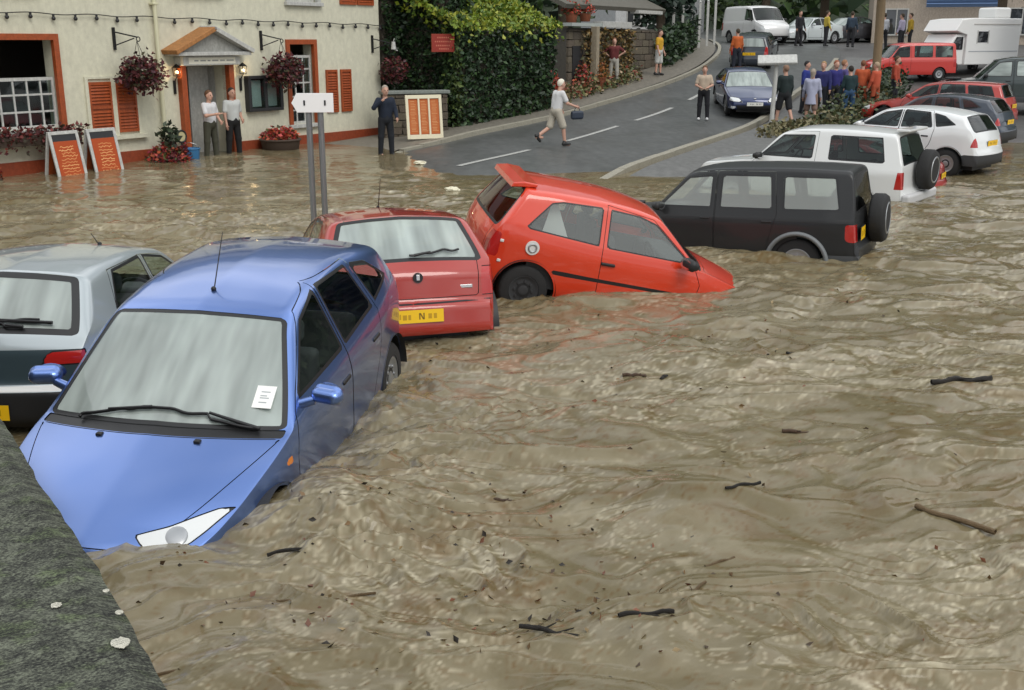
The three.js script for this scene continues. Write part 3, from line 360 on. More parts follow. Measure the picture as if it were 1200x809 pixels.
tree('conifer_tree', 'dark slim conifer behind the man in yellow', onG2(7.5, 54), 8, 1.3, 3.2, 2400, .3, [[.012, .028, .02], [.02, .04, .022]], 74, .2, 2, true);
tree('street_tree', 'slender tree rising from the shrub bed by the red minibus', onG2(12.4, 38), 7.5, 2.3, 6.4, 2600, .22, GREEN, 77, .15, 1, false, [.26, .19, .11]);
tree('street_tree', 'bronze-leaved tree behind the motorhome', onG2(22.5, 52), 6.5, 3, 4.9, 2600, .26, [[.16, .12, .06], [.08, .08, .03], [.22, .17, .09], [.05, .05, .02]], 79, .22);
tree('street_tree', 'dark purple-leaved tree at the edge of the car park', onG2(23.8, 44), 7, 2.8, 3.2, 3000, .26, [[.035, .02, .025], [.05, .03, .03], [.03, .03, .02]], 83, .22, 1.2);
for (const [x, d, s] of [[17, 76, 91], [21.5, 78, 92], [26, 74, 93], [31, 70, 94], [12.5, 88, 95], [3, 66, 96], [-2, 62, 97]]) tree('broadleaf_tree', ['broad green tree at the head of the street behind the far cars', 'broad green tree above the cottage roofs'][x < 10 ? 1 : 0], onG2(x, d), 9, 4, 4.6, 2400, .42, GREEN, s, .3).userData.group = x < 10 ? 'trees above the cottages' : 'trees at the head of the street';
function onG2(x, d) { return [x, G(x, -d), -d]; }
// shrub bed between road and car park
{ const c = new THREE.CatmullRomCurve3([[7.6, 31.2], [9.3, 33.4], [11.2, 36], [13, 39.5], [14.5, 43]].map(([x, d]) => new THREE.Vector3(x, 0, -d))); const f = foliage('shrub_bed', null, 5200, q => { const t = q(), p = c.getPoint(t), x = p.x + (q() - .5) * 1.5, z = p.z + (q() - .5) * 1.5, hh = (.3 + .55 * sstep(.2, .55, t)) * (1 + .5 * n2(x * 1.3, z * 1.3)); return { p: [x, G(x, z) + q() * hh, z], c: clamp(t * .8 + (q() - .5) * .5, 0, .99) }; }, .15, [[.15, .13, .06], [.07, .085, .03], [.035, .055, .02], [.022, .042, .015], [.018, .035, .012]], 101); f.userData.label = 'low shrubs and rough grass between the road and car park'; }
// wooded hillside closing the valley
{
  const hf = (x, z) => { const d = -z; return G(x, z) - .2 + 85 * sstep(90, 260, d + .12 * Math.abs(x - 14) * 1.2) + 22 * sstep(24, 120, x - 14 - .0 * d) * sstep(30, 70, d) + 45 * sstep(-14, -90, x + .25 * d) * sstep(30, 60, d) + 2.5 * n2(x * .03, z * .03) * sstep(90, 130, d); };
  struct('hillside', sheet(range(-220, 260, 6), range(-380, -60, 5), hf, .1), std([.035, .055, .02], { roughness: .9, map: mottle }));
  const w = foliage('woodland', null, 42000, q => { const x = -120 + q() * 290, z = -85 - q() * 180; return [x, hf(x, z) + q() * 5.5 * (1 + .4 * n2(x * .1, z * .1)), z]; }, 1.7, GREEN.concat(IVY), 111); w.userData.label = 'mass of green woodland covering the valley side';
}
// houses at the head of the street
function house(x, d, yaw, w, dp, h, rh, wall, label, wins) {
  const b = thing('cottage', label, 'building', [x, G(x, -d) - .3, -d], R(yaw), 'houses at the head of the street'); obj('wall', [box(-w / 2, w / 2, 0, h, -dp, 0), (() => { const s = new THREE.Shape([[-dp, h], [0, h], [-dp / 2, h + rh]].map(a => new THREE.Vector2(...a))); const e = new THREE.ExtrudeGeometry(s, { depth: w - .02, bevelEnabled: false }); e.rotateY(-Math.PI / 2); e.translate(w / 2 - .01, 0, 0); return uvm(e); })()], wall, b);
  const a = Math.atan2(rh, dp / 2), l = Math.hypot(rh, dp / 2) + .35; const rf = obj('roof', [1, -1].map(k => tf(box(-w / 2 - .25, w / 2 + .25, 0, .12, k > 0 ? 0 : -l, k > 0 ? l : 0), 0, h + rh, -dp / 2, k * a, 0, 0)), slateT, b); obj('chimney', box(w / 2 - 1, w / 2 - .3, h + rh - .6, h + rh + .9, -dp / 2 - .3, -dp / 2 + .3), wall, rf);
  for (const [x0, y0, ww, hh] of wins) { const W = obj('window', [box(x0 - .07, x0, y0, y0 + hh, -.02, .05), box(x0 + ww, x0 + ww + .07, y0, y0 + hh, -.02, .05), box(x0 - .07, x0 + ww + .07, y0 + hh, y0 + hh + .07, -.02, .05), box(x0 - .1, x0 + ww + .1, y0 - .08, y0, -.02, .1), box(x0 + ww / 2 - .03, x0 + ww / 2 + .03, y0, y0 + hh, .012, .05)], mWhite, b); obj('pane', box(x0, x0 + ww, y0, y0 + hh, .004, .01), phy([.03, .035, .04], { roughness: .05, clearcoat: 1 }), W); }
  return b;
}
house(10.5, 80, 20, 7, 6, 4.2, 2.2, std([.75, .76, .76], { map: mottle }), 'white cottage with grey slate roof beyond the fence posts', [[-2.6, .9, 1, 1.2], [.2, .9, 1, 1.2], [-2.6, 2.8, 1, 1], [.2, 2.8, 1, 1]]);
{ const h = house(24.5, 62, -15, 9, 6, 4.4, 2.2, std([.62, .52, .42], { map: mottle }), 'pinkish house with a blue shop blind above the motorhome', [[-3.8, .8, 1.1, 1.3], [2.6, .8, 1.2, 1.3], [-3.8, 2.8, 1, 1.1]]); obj('blind', [...range(0, 5, 1).map(i => tf(box(-1.8, 2.0, -.02, .02, -.1, .12), 0, 2.3 + i * .2, .22 + (5 - i) * .06, -.9, 0, 0))], std([.16, .26, .46], { roughness: .6 }), h); }
house(33, 66, -35, 9, 6, 4.4, 2.2, std([.5, .46, .38], { map: mottle }), 'pale stone house behind the dark purple tree', [[-3, .8, 1.1, 1.3], [1.6, .8, 1.2, 1.3]]);
// white posts of the roadside fence
for (let i = 0; i < 6; i++) { const x = 7.5 + i * .62, d = 52.5 + i * 1.3; const p = thing('fence_post', 'white roadside fence post beside the dark conifer', 'post', onG2(x, d), 0, 'white fence posts up the road'); obj('post', box(-.06, .06, -.1, 2.3, -.04, .04, .012), mWhite, p); obj('cap', tf(new THREE.ConeGeometry(.09, .1, 4), 0, 2.35, 0, 0, Math.PI / 4, 0), mWhite, p); }
{ const c = new THREE.CatmullRomCurve3([[6.4, 47.6], [7.7, 52], [8.9, 57], [10, 66]].map(([x, d]) => new THREE.Vector3(x, 0, -d))); const f = foliage('roadside_hedge', null, 3600, q => { const p = c.getPoint(q()), x = p.x + (q() - .5) * .9, z = p.z + (q() - .5) * .6; return [x, G(x, z) + q() * 1.5, z]; }, .22, IVY.concat(GREEN.slice(0, 1)), 121); f.userData.label = 'dark clipped hedge along the far left pavement'; }
// ------------------------------------------------------------ cars
// a smooth shell swept along the side profile, then cut into panels, panes and lamps
const mGlass = phy([.78, .86, .83], { transmission: 1, thickness: 0, roughness: .02, ior: 1.5 });
const mistSheenTex = dataTex(256, (u, v) => { const k = .78 + .2 * tileN(u, v, 2.2, 3) + .03 * tileN(u, v * .5, 9, 2); return [k * .96, k, k * .985]; }); mistSheenTex.repeat.set(.18, 1.0);
const mMistSheen = phy([.92, .95, .93], { map: mistSheenTex, transmission: .36, thickness: 0, roughness: .05, ior: 1.52 }); // steamed-up glass, its pale colour also standing in for reflected sky
const mTint = phy([.35, .43, .42], { transmission: 1, thickness: 0, roughness: .03, ior: 1.5 });
const flake = dataTex(256, (u, v) => .93 + .07 * tileN(u, v, 70, 2));
const dirt = dataTex(512, (u, v) => { const t = sstep(.22, .6, tileN(u, v, 6, 5)) * .45; return .25 + t; }, 1, false);
function paint(c, o = {}) { return phy(c, { roughness: .42, clearcoat: 1, clearcoatRoughness: .04, metalness: .0, ...o }); }
function roundPoly(P, n = 8) {
  const out = [];
  P.forEach((p, i) => {
    if (!i || i === P.length - 1) { out.push([p[0], p[1]]); return; }
    const a = P[i - 1], b = P[i + 1], la = Math.hypot(a[0] - p[0], a[1] - p[1]), lb = Math.hypot(b[0] - p[0], b[1] - p[1]), r = p[2] ?? .05, ra = Math.min(r, la * .48) / la, rb = Math.min(r, lb * .48) / lb;
    const s = [lerp(p[0], a[0], ra), lerp(p[1], a[1], ra)], e = [lerp(p[0], b[0], rb), lerp(p[1], b[1], rb)];
    for (let k = 0; k <= n; k++) { const t = k / n; out.push([0, 1].map(c => (1 - t) ** 2 * s[c] + 2 * t * (1 - t) * p[c] + t * t * e[c])); }
  });
  return out;
}
function shell(S, nu, half = 1) {
  const dense = roundPoly(S.profile, 10), L = [0]; for (let i = 1; i < dense.length; i++) L.push(L[i - 1] + Math.hypot(dense[i][0] - dense[i - 1][0], dense[i][1] - dense[i - 1][1]));
  const tot = L[L.length - 1], at = l => { let i = 1; while (i < L.length - 1 && L[i] < l) i++; const t = (l - L[i - 1]) / (L[i] - L[i - 1] || 1); return [lerp(dense[i - 1][0], dense[i][0], t), lerp(dense[i - 1][1], dense[i][1], t)]; };
  const lOf = (x, y) => { let b = 0, bd = 1e9; for (let i = 0; i < dense.length; i++) { const d = Math.hypot(dense[i][0] - x, dense[i][1] - y); if (d < bd) { bd = d; b = L[i]; } } return b; };
  const rows = [];
  for (let i = 0; i <= nu; i++) {
    const l = tot * i / nu, [x, T] = at(l), P = interp(S.plan, x), B0 = interp(S.belt, x), cr = interp(S.crown, x), ys = S.sill;
    const B = Math.min(B0, T - .035), E = Math.max(T - cr, B + .004), zs = P - (S.shoulder ?? .03), zr = Math.max(.2, zs - S.tumble * (E - B));
    const cy = (y, k) => Math.min(y, T - .006 * (6 - k));
    const C = [[cy(ys, 0), P * .94], [cy(ys + .14, 1), P * .985], [cy(B - .13, 2), P], [cy(B, 3), zs], [cy(E, 4), zr], [cy(T - (T - E) * .28, 5), zr * .52], [T, 0]];
    const rad = [0, .12, .09, .022, S.railR ?? .075, .2, 0], cnt = [1, 2, 3, 7, 3, 4], sec = [];
    const pre = [], post = [];
    for (let k = 0; k < 7; k++) { const a = C[k - 1], p = C[k], b = C[k + 1]; pre[k] = a ? (() => { const q = Math.hypot(a[0] - p[0], a[1] - p[1]) || 1e-6, r = Math.min(rad[k], q * .45) / q; return [lerp(p[0], a[0], r), lerp(p[1], a[1], r)]; })() : p; post[k] = b ? (() => { const q = Math.hypot(b[0] - p[0], b[1] - p[1]) || 1e-6, r = Math.min(rad[k], q * .45) / q; return [lerp(p[0], b[0], r), lerp(p[1], b[1], r)]; })() : p; }
    for (let k = 0; k < 7; k++) {
      if (k === 0) sec.push([...C[0], 0]); else if (k === 6) sec.push([...C[6], 6]);
      else for (let t = 0; t <= 4; t++) { const s = t / 4; sec.push([...[0, 1].map(c => (1 - s) ** 2 * pre[k][c] + 2 * s * (1 - s) * C[k][c] + s * s * post[k][c]), k + (s - .5) * .5]); }
      if (k < 6) for (let t = 1; t <= cnt[k]; t++) { const s = t / (cnt[k] + 1); sec.push([lerp(post[k][0], pre[k + 1][0], s), lerp(post[k][1], pre[k + 1][1], s), k + .25 + s * .5]); }
    }
    const bow = interp(S.bow, x);
    rows.push(sec.map(([y, z, sp]) => [x - bow * z * z, y, z, 0, 0, 0, l, zr, sp]));
  }
  // normals from the grid
  const A = new THREE.Vector3(), Bv = new THREE.Vector3();
  for (let i = 0; i + 1 < rows.length; i++) for (let j = 0; j + 1 < rows[0].length; j++) {
    const q = [rows[i][j], rows[i + 1][j], rows[i + 1][j + 1], rows[i][j + 1]];
    for (const [a, b, c] of [[0, 1, 2], [0, 2, 3]]) { A.set(q[b][0] - q[a][0], q[b][1] - q[a][1], q[b][2] - q[a][2]); Bv.set(q[c][0] - q[a][0], q[c][1] - q[a][1], q[c][2] - q[a][2]); A.cross(Bv); for (const v of [q[a], q[b], q[c]]) { v[3] += A.x; v[4] += A.y; v[5] += A.z; } }
  }
  let sgn = 0; const mid = rows[rows.length >> 1]; { const v = mid[mid.length - 1]; sgn = v[4] < 0 ? -1 : 1; }
  for (const r of rows) r.forEach((v, j) => { if (j === r.length - 1) v[5] = 0; const l = Math.hypot(v[3], v[4], v[5]) * sgn || 1; v[3] /= l; v[4] /= l; v[5] /= l; });
  const tris = []; for (let i = 0; i + 1 < rows.length; i++) for (let j = 0; j + 1 < rows[0].length; j++) { const a = rows[i][j], b = rows[i + 1][j], c = rows[i + 1][j + 1], d = rows[i][j + 1]; if (sgn > 0) tris.push([a, b, c], [a, c, d]); else tris.push([a, c, b], [a, d, c]); }
  return { tris, lOf, rows };
}
function split(tris, phi) {
  const inn = [], out = []; const cache = new Map(); const f = v => { let r = cache.get(v); if (r === undefined) { r = phi(v); cache.set(v, r); } return r; };
  const mix = (a, b, t) => a.map((q, i) => q + (b[i] - q) * t);
  for (const T of tris) {
    const F = T.map(f), neg = F.map(q => q < 0), n = neg[0] + neg[1] + neg[2];
    if (n === 3) { inn.push(T); continue; } if (n === 0) { out.push(T); continue; }
    const k = n === 1 ? neg.indexOf(true) : neg.indexOf(false); const a = T[k], b = T[(k + 1) % 3], c = T[(k + 2) % 3], fa = F[k], fb = F[(k + 1) % 3], fc = F[(k + 2) % 3];
    const ab = mix(a, b, fa / (fa - fb)), ac = mix(a, c, fa / (fa - fc)); const one = [[a, ab, ac]], two = [[ab, b, c], [ab, c, ac]];
    if (n === 1) { inn.push(...one); out.push(...two); } else { out.push(...one); inn.push(...two); }
  }
  return [inn, out];
}
function polySdf(P, r = 0) { // rounded polygon (shrunk by r, grown by r)
  return (x, y) => { let d = 1e9, s = 1; for (let i = 0, j = P.length - 1; i < P.length; j = i++) { const ex = P[j][0] - P[i][0], ey = P[j][1] - P[i][1], wx = x - P[i][0], wy = y - P[i][1], t = clamp((wx * ex + wy * ey) / (ex * ex + ey * ey)); d = Math.min(d, Math.hypot(wx - ex * t, wy - ey * t)); const c1 = y >= P[i][1], c2 = y < P[j][1], c3 = ex * wy > ey * wx; if ((c1 && c2 && c3) || (!c1 && !c2 && !c3)) s = -s; } return s * d - r; };
}
function geoOf(tris, side, inset = 0, uvs = 1) {
  const n = tris.length * 3, p = new Float32Array(n * 3), m = new Float32Array(n * 3), u = new Float32Array(n * 2); let k = 0;
  for (const T of tris) for (const q of (side > 0 ? [0, 1, 2] : [0, 2, 1])) { const v = T[q]; const l = Math.hypot(v[3], v[4], v[5]) || 1; p[3 * k] = v[0] - v[3] / l * inset; p[3 * k + 1] = v[1] - v[4] / l * inset; p[3 * k + 2] = (v[2] - v[5] / l * inset) * side; m[3 * k] = v[3] / l; m[3 * k + 1] = v[4] / l; m[3 * k + 2] = v[5] / l * side; u[2 * k] = (v[0] + v[4] * 0) * uvs; u[2 * k + 1] = (v[8] > 4 ? v[2] * side : v[1]) * uvs; k++; }
  const g = new THREE.BufferGeometry(); g.setAttribute('position', new THREE.BufferAttribute(p, 3)); g.setAttribute('normal', new THREE.BufferAttribute(m, 3)); g.setAttribute('uv', new THREE.BufferAttribute(u, 2)); return g;
}
function both(name, tris, m, parent, inset = 0) { if (!tris.length) return; return obj(name, [geoOf(tris, 1, inset), geoOf(tris, -1, inset)], m, parent); }
function wheel(parent, x, y, z, r, w, steel, rimMat) {
  const s = Math.sign(z), g = obj('wheel', new THREE.CylinderGeometry(r * .3, r * .3, w * .8, 16).rotateX(Math.PI / 2), mBlack, parent); g.position.set(x, y, z);
  const T = [[r * .62, -w / 2], [r * .9, -w / 2], [r * .985, -w * .36], [r, -w * .2], [r, w * .2], [r * .985, w * .36], [r * .9, w / 2], [r * .62, w / 2]].map(a => new THREE.Vector2(...a));
  obj('tyre', new THREE.LatheGeometry(T, 40).rotateX(Math.PI / 2), mTyre, g);
  const Q = [[0, .44], [r * .16, .46], [r * .2, .40], [r * .5, .36], [r * .56, .47], [r * .64, .47], [r * .64, -.4]].map(a => new THREE.Vector2(Math.max(a[0], .001), a[1] * w));
  const rg = [new THREE.LatheGeometry(Q, 32).rotateX(Math.PI / 2)]; if (s < 0) rg[0].rotateY(Math.PI);
  for (let k = 0; k < 8; k++) { const a = k / 8 * 6.283; rg.push(tf(new THREE.CylinderGeometry(r * .05, r * .05, .02, 8).rotateX(Math.PI / 2), Math.cos(a) * r * .36, Math.sin(a) * r * .36, s * w * .40)); }
  obj('rim', rg, rimMat || (steel ? mPlast : mRim), g); return g;
}
function plateTex(yellow) { return canvasTex(128, 28, (c, w, h) => { c.fillStyle = yellow ? '#f3c21c' : '#e4e4dc'; c.fillRect(0, 0, w, h); c.fillStyle = yellow ? 'rgba(60,40,10,.75)' : 'rgba(40,40,50,.6)'; c.font = 'bold 20px sans-serif'; c.fillText('N', 72, 21); c.fillStyle = yellow ? 'rgba(120,85,10,.45)' : 'rgba(90,90,100,.4)'; for (const [x, a] of [[24, 10], [38, 9], [50, 6], [94, 8], [106, 7]]) c.fillRect(x, 8 + (x % 3), a, 11); }); }
const mPlateY = std([1, 1, 1], { map: plateTex(true), roughness: .35 }), mPlateW = std([1, 1, 1], { map: plateTex(false), roughness: .35 });
function seat(parent, x, z, w, h) { const s = obj('seat', [box(x - .25, x + .25, .34, .5, z - w / 2, z + w / 2, .06)], mSeat, parent); const b = box(-.07, .07, 0, h, -w / 2, w / 2, .055); b.rotateZ(.22); b.translate(x - .26, .46, z); obj('backrest', b, mSeat, s); const hd = box(-.05, .05, h + .03, h + .2, -.13, .13, .05); hd.rotateZ(.22); hd.translate(x - .26, .46, z); obj('headrest', hd, mSeat, s); return s; }

function car(S, pose, name, label, category, group) {
  const g = thing(name, label, category, [0, 0, 0], 0, group); g.rotation.order = 'YZX';
  g.position.set(...pose.p); g.rotation.set(R(pose.roll || 0), R(pose.yaw), R(pose.pitch || 0), 'YZX'); g.scale.setScalar(pose.scale || 1);
  const far = pose.far, { tris: T0, lOf, rows } = shell(S, far ? 110 : 230);
  const near = (f) => { let b, d = 1e9; for (const r of rows) for (const v of r) { const q = f(v); if (q < d) { d = q; b = v; } } return b; };
  const sideAt = (x, y) => near(v => (v[8] < 4.6 ? 0 : 9) + (v[0] - x) ** 2 + (v[1] - y) ** 2), topAt = (x, z) => near(v => (v[8] > 3.9 ? 0 : 9) + (v[0] - x) ** 2 + (v[2] - z) ** 2 + (v[1] < .55 ? 9 : 0)), rearAt = (z, y) => near(v => (v[0] < -1 ? 0 : 9) + (v[8] > 3.6 ? 0 : 1) + (v[2] - z) ** 2 + (v[1] - y) ** 2), frontAt = (z, y) => near(v => (v[0] > 1 ? 0 : 9) + (v[2] - z) ** 2 + (v[1] - y) ** 2);
  const xmin = Math.min(...S.profile.map(p => p[0])), xmax = Math.max(...S.profile.map(p => p[0])); const pm = S.paint; let body = T0, cut;
  // wheel arches
  for (const [wx, wr] of S.wheels) { const r = wr + .055; [cut, body] = split(body, v => (v[8] > 3.2 ? 1 : Math.hypot(v[0] - wx, v[1] - wr + .0) - r)); const rim = []; }
  { const fx = S.wheels[0][0], rx = S.wheels[1][0]; [cut, body] = split(body, v => v[0] < rx || v[0] > fx ? v[1] - S.sill - .085 : .5); }
  const top = v => Math.max(4.05 - v[8], -9) * .3;
  const pane = (name, lo, hi, pil, mat, r = .05) => { // windscreen / rear window between two profile lengths
    const c = (lo + hi) / 2, h = (hi - lo) / 2; const phi = v => { const a = Math.abs(v[6] - c) - h + r, b = Math.abs(v[2]) - (v[7] - pil) + r; return Math.max(Math.min(Math.max(a, b), 0) + Math.hypot(Math.max(a, 0), Math.max(b, 0)) - r, top(v)); };
    let rim, gl; [rim, body] = split(body, phi); [gl, rim] = split(rim, v => phi(v) + (name === 'rear_window' ? S.rearSeal || .032 : .032)); const p = both(name, gl, mat, g, .004); if (!p) return; both('seal', rim, mSeal, p, .002); return p;
  };
  const ws = S.screen, wsM = pane('windscreen', lOf(...ws[0]), lOf(...ws[1]), ws[2] ?? .035, S.glassF || mGlass);
  const rw = S.rear, rwM = rw && pane('rear_window', lOf(...rw[0]), lOf(...rw[1]), rw[2] ?? .09, S.glassR || mGlass);
  const sides = [1, -1], doorG = {};
  for (const wd of S.windows || []) {
    const sd = polySdf(wd, -.035 + .0), phi = v => Math.max(sd(v[0], v[1]) - .035, 2.7 - v[8], v[8] - 4.55, -10); let rim, gl;
    const shr = polySdf(wd), ph = v => (v[8] < 2.7 || v[8] > 4.6) ? .5 : shr(v[0], v[1]); [rim, body] = split(body, ph); [gl, rim] = split(rim, v => ph(v) + (S.sealW ?? .022));
    if (gl.length) for (const s of sides) { const w = obj('side_window', geoOf(gl, s, .004), S.glassS || mGlass, g); if (rim.length) obj('seal', geoOf(rim, s, .002), mSeal, w); }
  }
  for (const [nm, mat, view, P, opt = {}] of S.patches || []) { // lamps, strips, grilles as pieces of the same surface
    const sd = polySdf(P, opt.r || 0), ph = v => { if (view === 'side') return v[8] > 4.3 ? .5 : sd(v[0], v[1]); if (view === 'top') return v[8] < 2 ? .5 : sd(v[0], v[2]); if (view === 'rear') return Math.max(sd(v[2], v[1]), v[0] - xmin - (opt.depth ?? .24)); if (view === 'front') return Math.max(sd(v[2], v[1]), xmax - (opt.depth ?? .42) - v[0]); };
    let inn; [inn, body] = split(body, ph); if (!inn.length) continue; let rim = null; if (opt.rim) [inn, rim] = split(inn, v => ph(v) + opt.rim);
    if (opt.one) both(nm, inn, mat, g, opt.inset || 0); else for (const s of sides) { const o = obj(nm, geoOf(inn, s, opt.inset || 0), mat, g); if (rim) obj('rim', geoOf(rim, s, .006), mSeal, o); if (opt.extra) opt.extra(o, s, inn); }
  }
  const seam = [];
  const panel = (name, ph, gapw) => { let a, b; [a, body] = split(body, ph); [a, b] = split(a, v => ph(v) + gapw * (name === 'door' ? Math.max(.18, Math.abs(v[5])) : 1)); seam.push(...b); return a; };
  const gw = far ? .012 : .0075;
  for (const d of S.doors || []) { const sd = polySdf(d); const a = panel('door', v => v[8] > 4.5 ? .5 : sd(v[0], v[1]), gw); if (a.length) for (const s of sides) { const o = obj('door', geoOf(a, s), pm, g); (doorG[s] ||= []).push(o); } }
  if (S.cowl) { const l1 = lOf(...S.screen[0]), c = l1 - S.cowl / 2; let a; [a, body] = split(body, v => Math.max(Math.abs(v[6] - c) - S.cowl / 2, Math.abs(v[2]) - v[7] + .03, top(v))); both('cowl', a, mSeal, g, .006); }
  if (S.bonnet) { const [l0, l1, mar] = S.bonnet; const a0 = lOf(...l0), a1 = lOf(...l1) - (S.cowl || .035) - .004; const a = panel('bonnet', v => Math.max(Math.abs(v[6] - (a0 + a1) / 2) - (a1 - a0) / 2, Math.abs(v[2]) - (v[7] - (typeof mar === 'number' ? mar : lerp(mar[0], mar[1], (v[6] - a0) / (a1 - a0)))), top(v)), gw); both('bonnet', a, pm, g); }
  if (S.tailgate) { const sd = polySdf(S.tailgate); const tl = S.rear[0][0] + .035; const a = panel('tailgate', v => v[8] < 3.9 ? .5 : Math.max(sd(v[2], v[1]), v[0] - tl), gw); both('tailgate', a, pm, g); }
  both('body', body, pm, g); both('shut_line', seam, mBlack, g, .008);
  // floor pan, cabin and wheels
  const hw = interp(S.plan, 0), xf = S.profile[0][0] - .12, xr = S.profile[S.profile.length - 1][0] + .12;
  obj('underbody', [box(xr, xf, S.sill - .02, S.sill + .12, -hw + .32, hw - .32), box(S.wheels[1][0] + S.wheels[1][1] + .1, S.wheels[0][0] - S.wheels[0][1] - .1, S.sill - .01, S.sill + .1, -hw + .1, hw - .1)], mBlack, g);
  const cb = S.cabin; // [dash x, front seat x, rear seat x, roof y]
  if (cb) {
    const by = interp(S.belt, cb[0]); const dash = obj('dashboard', box(cb[0] - .12, cb[0] + .28, .5, by - .03, -hw + .16, hw - .16, .06), mTrim, g);
    if (!far) { const tr = new THREE.TorusGeometry(.18, .016, 8, 28); tr.rotateY(Math.PI / 2); tr.rotateZ(.45); tr.translate(cb[0] - .26, by - .06, .36); obj('steering_wheel', [tr, bar([cb[0] - .24, by - .07, .36], [cb[0] - .05, by - .14, .36], .03)], mTrim, dash); }
    for (const z of [-.36, .36]) seat(g, cb[1], z, .48, .52); seat(g, cb[2], 0, 1.15, .46);
    obj('cabin_lining', [box(cb[2] - .5, cb[0] + .1, S.sill + .1, S.sill + .16, -hw + .14, hw - .14), box(cb[0] + .26, cb[0] + .3, S.sill + .1, by - .05, -hw + .15, hw - .15), ...[-1, 1].map(s => box(cb[2] - .45, cb[0] + .05, S.sill + .12, by - .06, s > 0 ? hw - .13 : -hw + .08, s > 0 ? hw - .08 : -hw + .13))], mTrim, g);
  }
  for (const [wx, wr] of S.wheels) for (const s of sides) { wheel(g, wx, wr, s * (hw - .13), wr, .19, S.steel, S.rimMat); const lin = new THREE.CylinderGeometry(wr + .06, wr + .06, .3, 24, 1, true, Math.PI * 1.5 - .0, Math.PI); lin.rotateX(Math.PI / 2); lin.rotateZ(Math.PI / 2 * 0); }
  for (const [wx, wr] of S.wheels) for (const s of sides) { const c = new THREE.CylinderGeometry(wr + .075, wr + .075, .32, 24, 1, true, -Math.PI / 2, Math.PI); c.rotateX(-Math.PI / 2); obj('arch_liner', tf(c, wx, wr, s * (hw - .17)), mBlack, g); }
  // handles, mirrors, wipers, plates
  for (const [x, y, di = 0] of S.handles || []) { const v = sideAt(x, y); for (const s of sides) { const o = obj('handle', box(-.08, .08, -.016, .016, -.012, .022, .012), S.handleMat || mBlack, (doorG[s] && doorG[s][di]) || g); o.position.set(v[0], v[1], v[2] * s); } }
  if (S.mirror) { const [x, y] = S.mirror, v = sideAt(x, y); for (const s of sides) { const m = obj('door_mirror', [(() => { const q = new RoundedBoxGeometry(.13, .125, .21, 4, .055); const P = q.attributes.position; for (let i = 0; i < P.count; i++) { if (P.getX(i) > 0) P.setY(i, P.getY(i) * .8); } q.computeVertexNormals(); return tf(q, -.03, .03, .17 * s, 0, s * .25, 0); })(), bar([.01, -.03, -.01 * s], [-.01, 0, .09 * s], .035, .03)], S.mirrorMat || pm, g); m.position.set(v[0], v[1], v[2] * s); obj('mirror_glass', tf(new THREE.CircleGeometry(1, 20).scale(.095, .06, 1), -.092, .03, .165 * s, 0, -Math.PI / 2 + s * .25, 0), mChrome, m); } }
  const wiper = (a, b, name, host, up = .018) => { const pts = []; for (let k = 0; k <= 8; k++) { const x = lerp(a[0], b[0], k / 8), z = lerp(a[1], b[1], k / 8), v = host(x, z); pts.push([v[0] + v[3] * up, v[1] + v[4] * up, Math.sign(z || 1) * Math.abs(v[2]) + v[5] * up * Math.sign(z || 1)]); } obj(name, [tube(pts, .011, 24, 5), bar(pts[0], [pts[4][0], pts[4][1] + .012, pts[4][2]], .014, .009)], mSeal, g); };
  for (const [a, b] of S.wipers || []) wiper(a, b, 'wiper', (x, z) => topAt(x, Math.abs(z)));
  for (const [a, b] of S.rearWipers || []) wiper(a, b, 'wiper', (z, y) => { const v = rearAt(Math.abs(z), y).slice(); v[2] = z; return v; }, .02);
  if (S.plateR) { const [z, y] = S.plateR, v = rearAt(Math.abs(z), y); const q = new THREE.PlaneGeometry(.52, .115); const o = obj('number_plate', [tf(box(-.26, .26, -.057, .057, -.012, -.002), 0, 0, 0)], mBlack, g); const f = obj('plate_face', q, mPlateY, o); o.position.set(v[0] - .012, y, z); o.rotation.y = -Math.PI / 2; }
  if (S.plateF) { const [z, y] = S.plateF, v = frontAt(Math.abs(z), y); const o = obj('number_plate', box(-.26, .26, -.057, .057, -.012, -.002), mBlack, g); obj('plate_face', new THREE.PlaneGeometry(.52, .115), mPlateW, o); o.position.set(v[0] + .014, y, z); o.rotation.y = Math.PI / 2; }
  if (S.aerial) { const [x, z, h, lean] = S.aerial, v = topAt(x, Math.abs(z)); obj('aerial', [bar([v[0], v[1] - .01, z], [v[0] - lean, v[1] + h, z], .005, .003, 6), tf(new THREE.SphereGeometry(.018, 10, 8), v[0], v[1] + .008, z)], mBlack, g); }
  if (S.extra) S.extra({ g, sideAt, topAt, rearAt, frontAt, pm, wsM, rwM, doorG });
  return g;
}
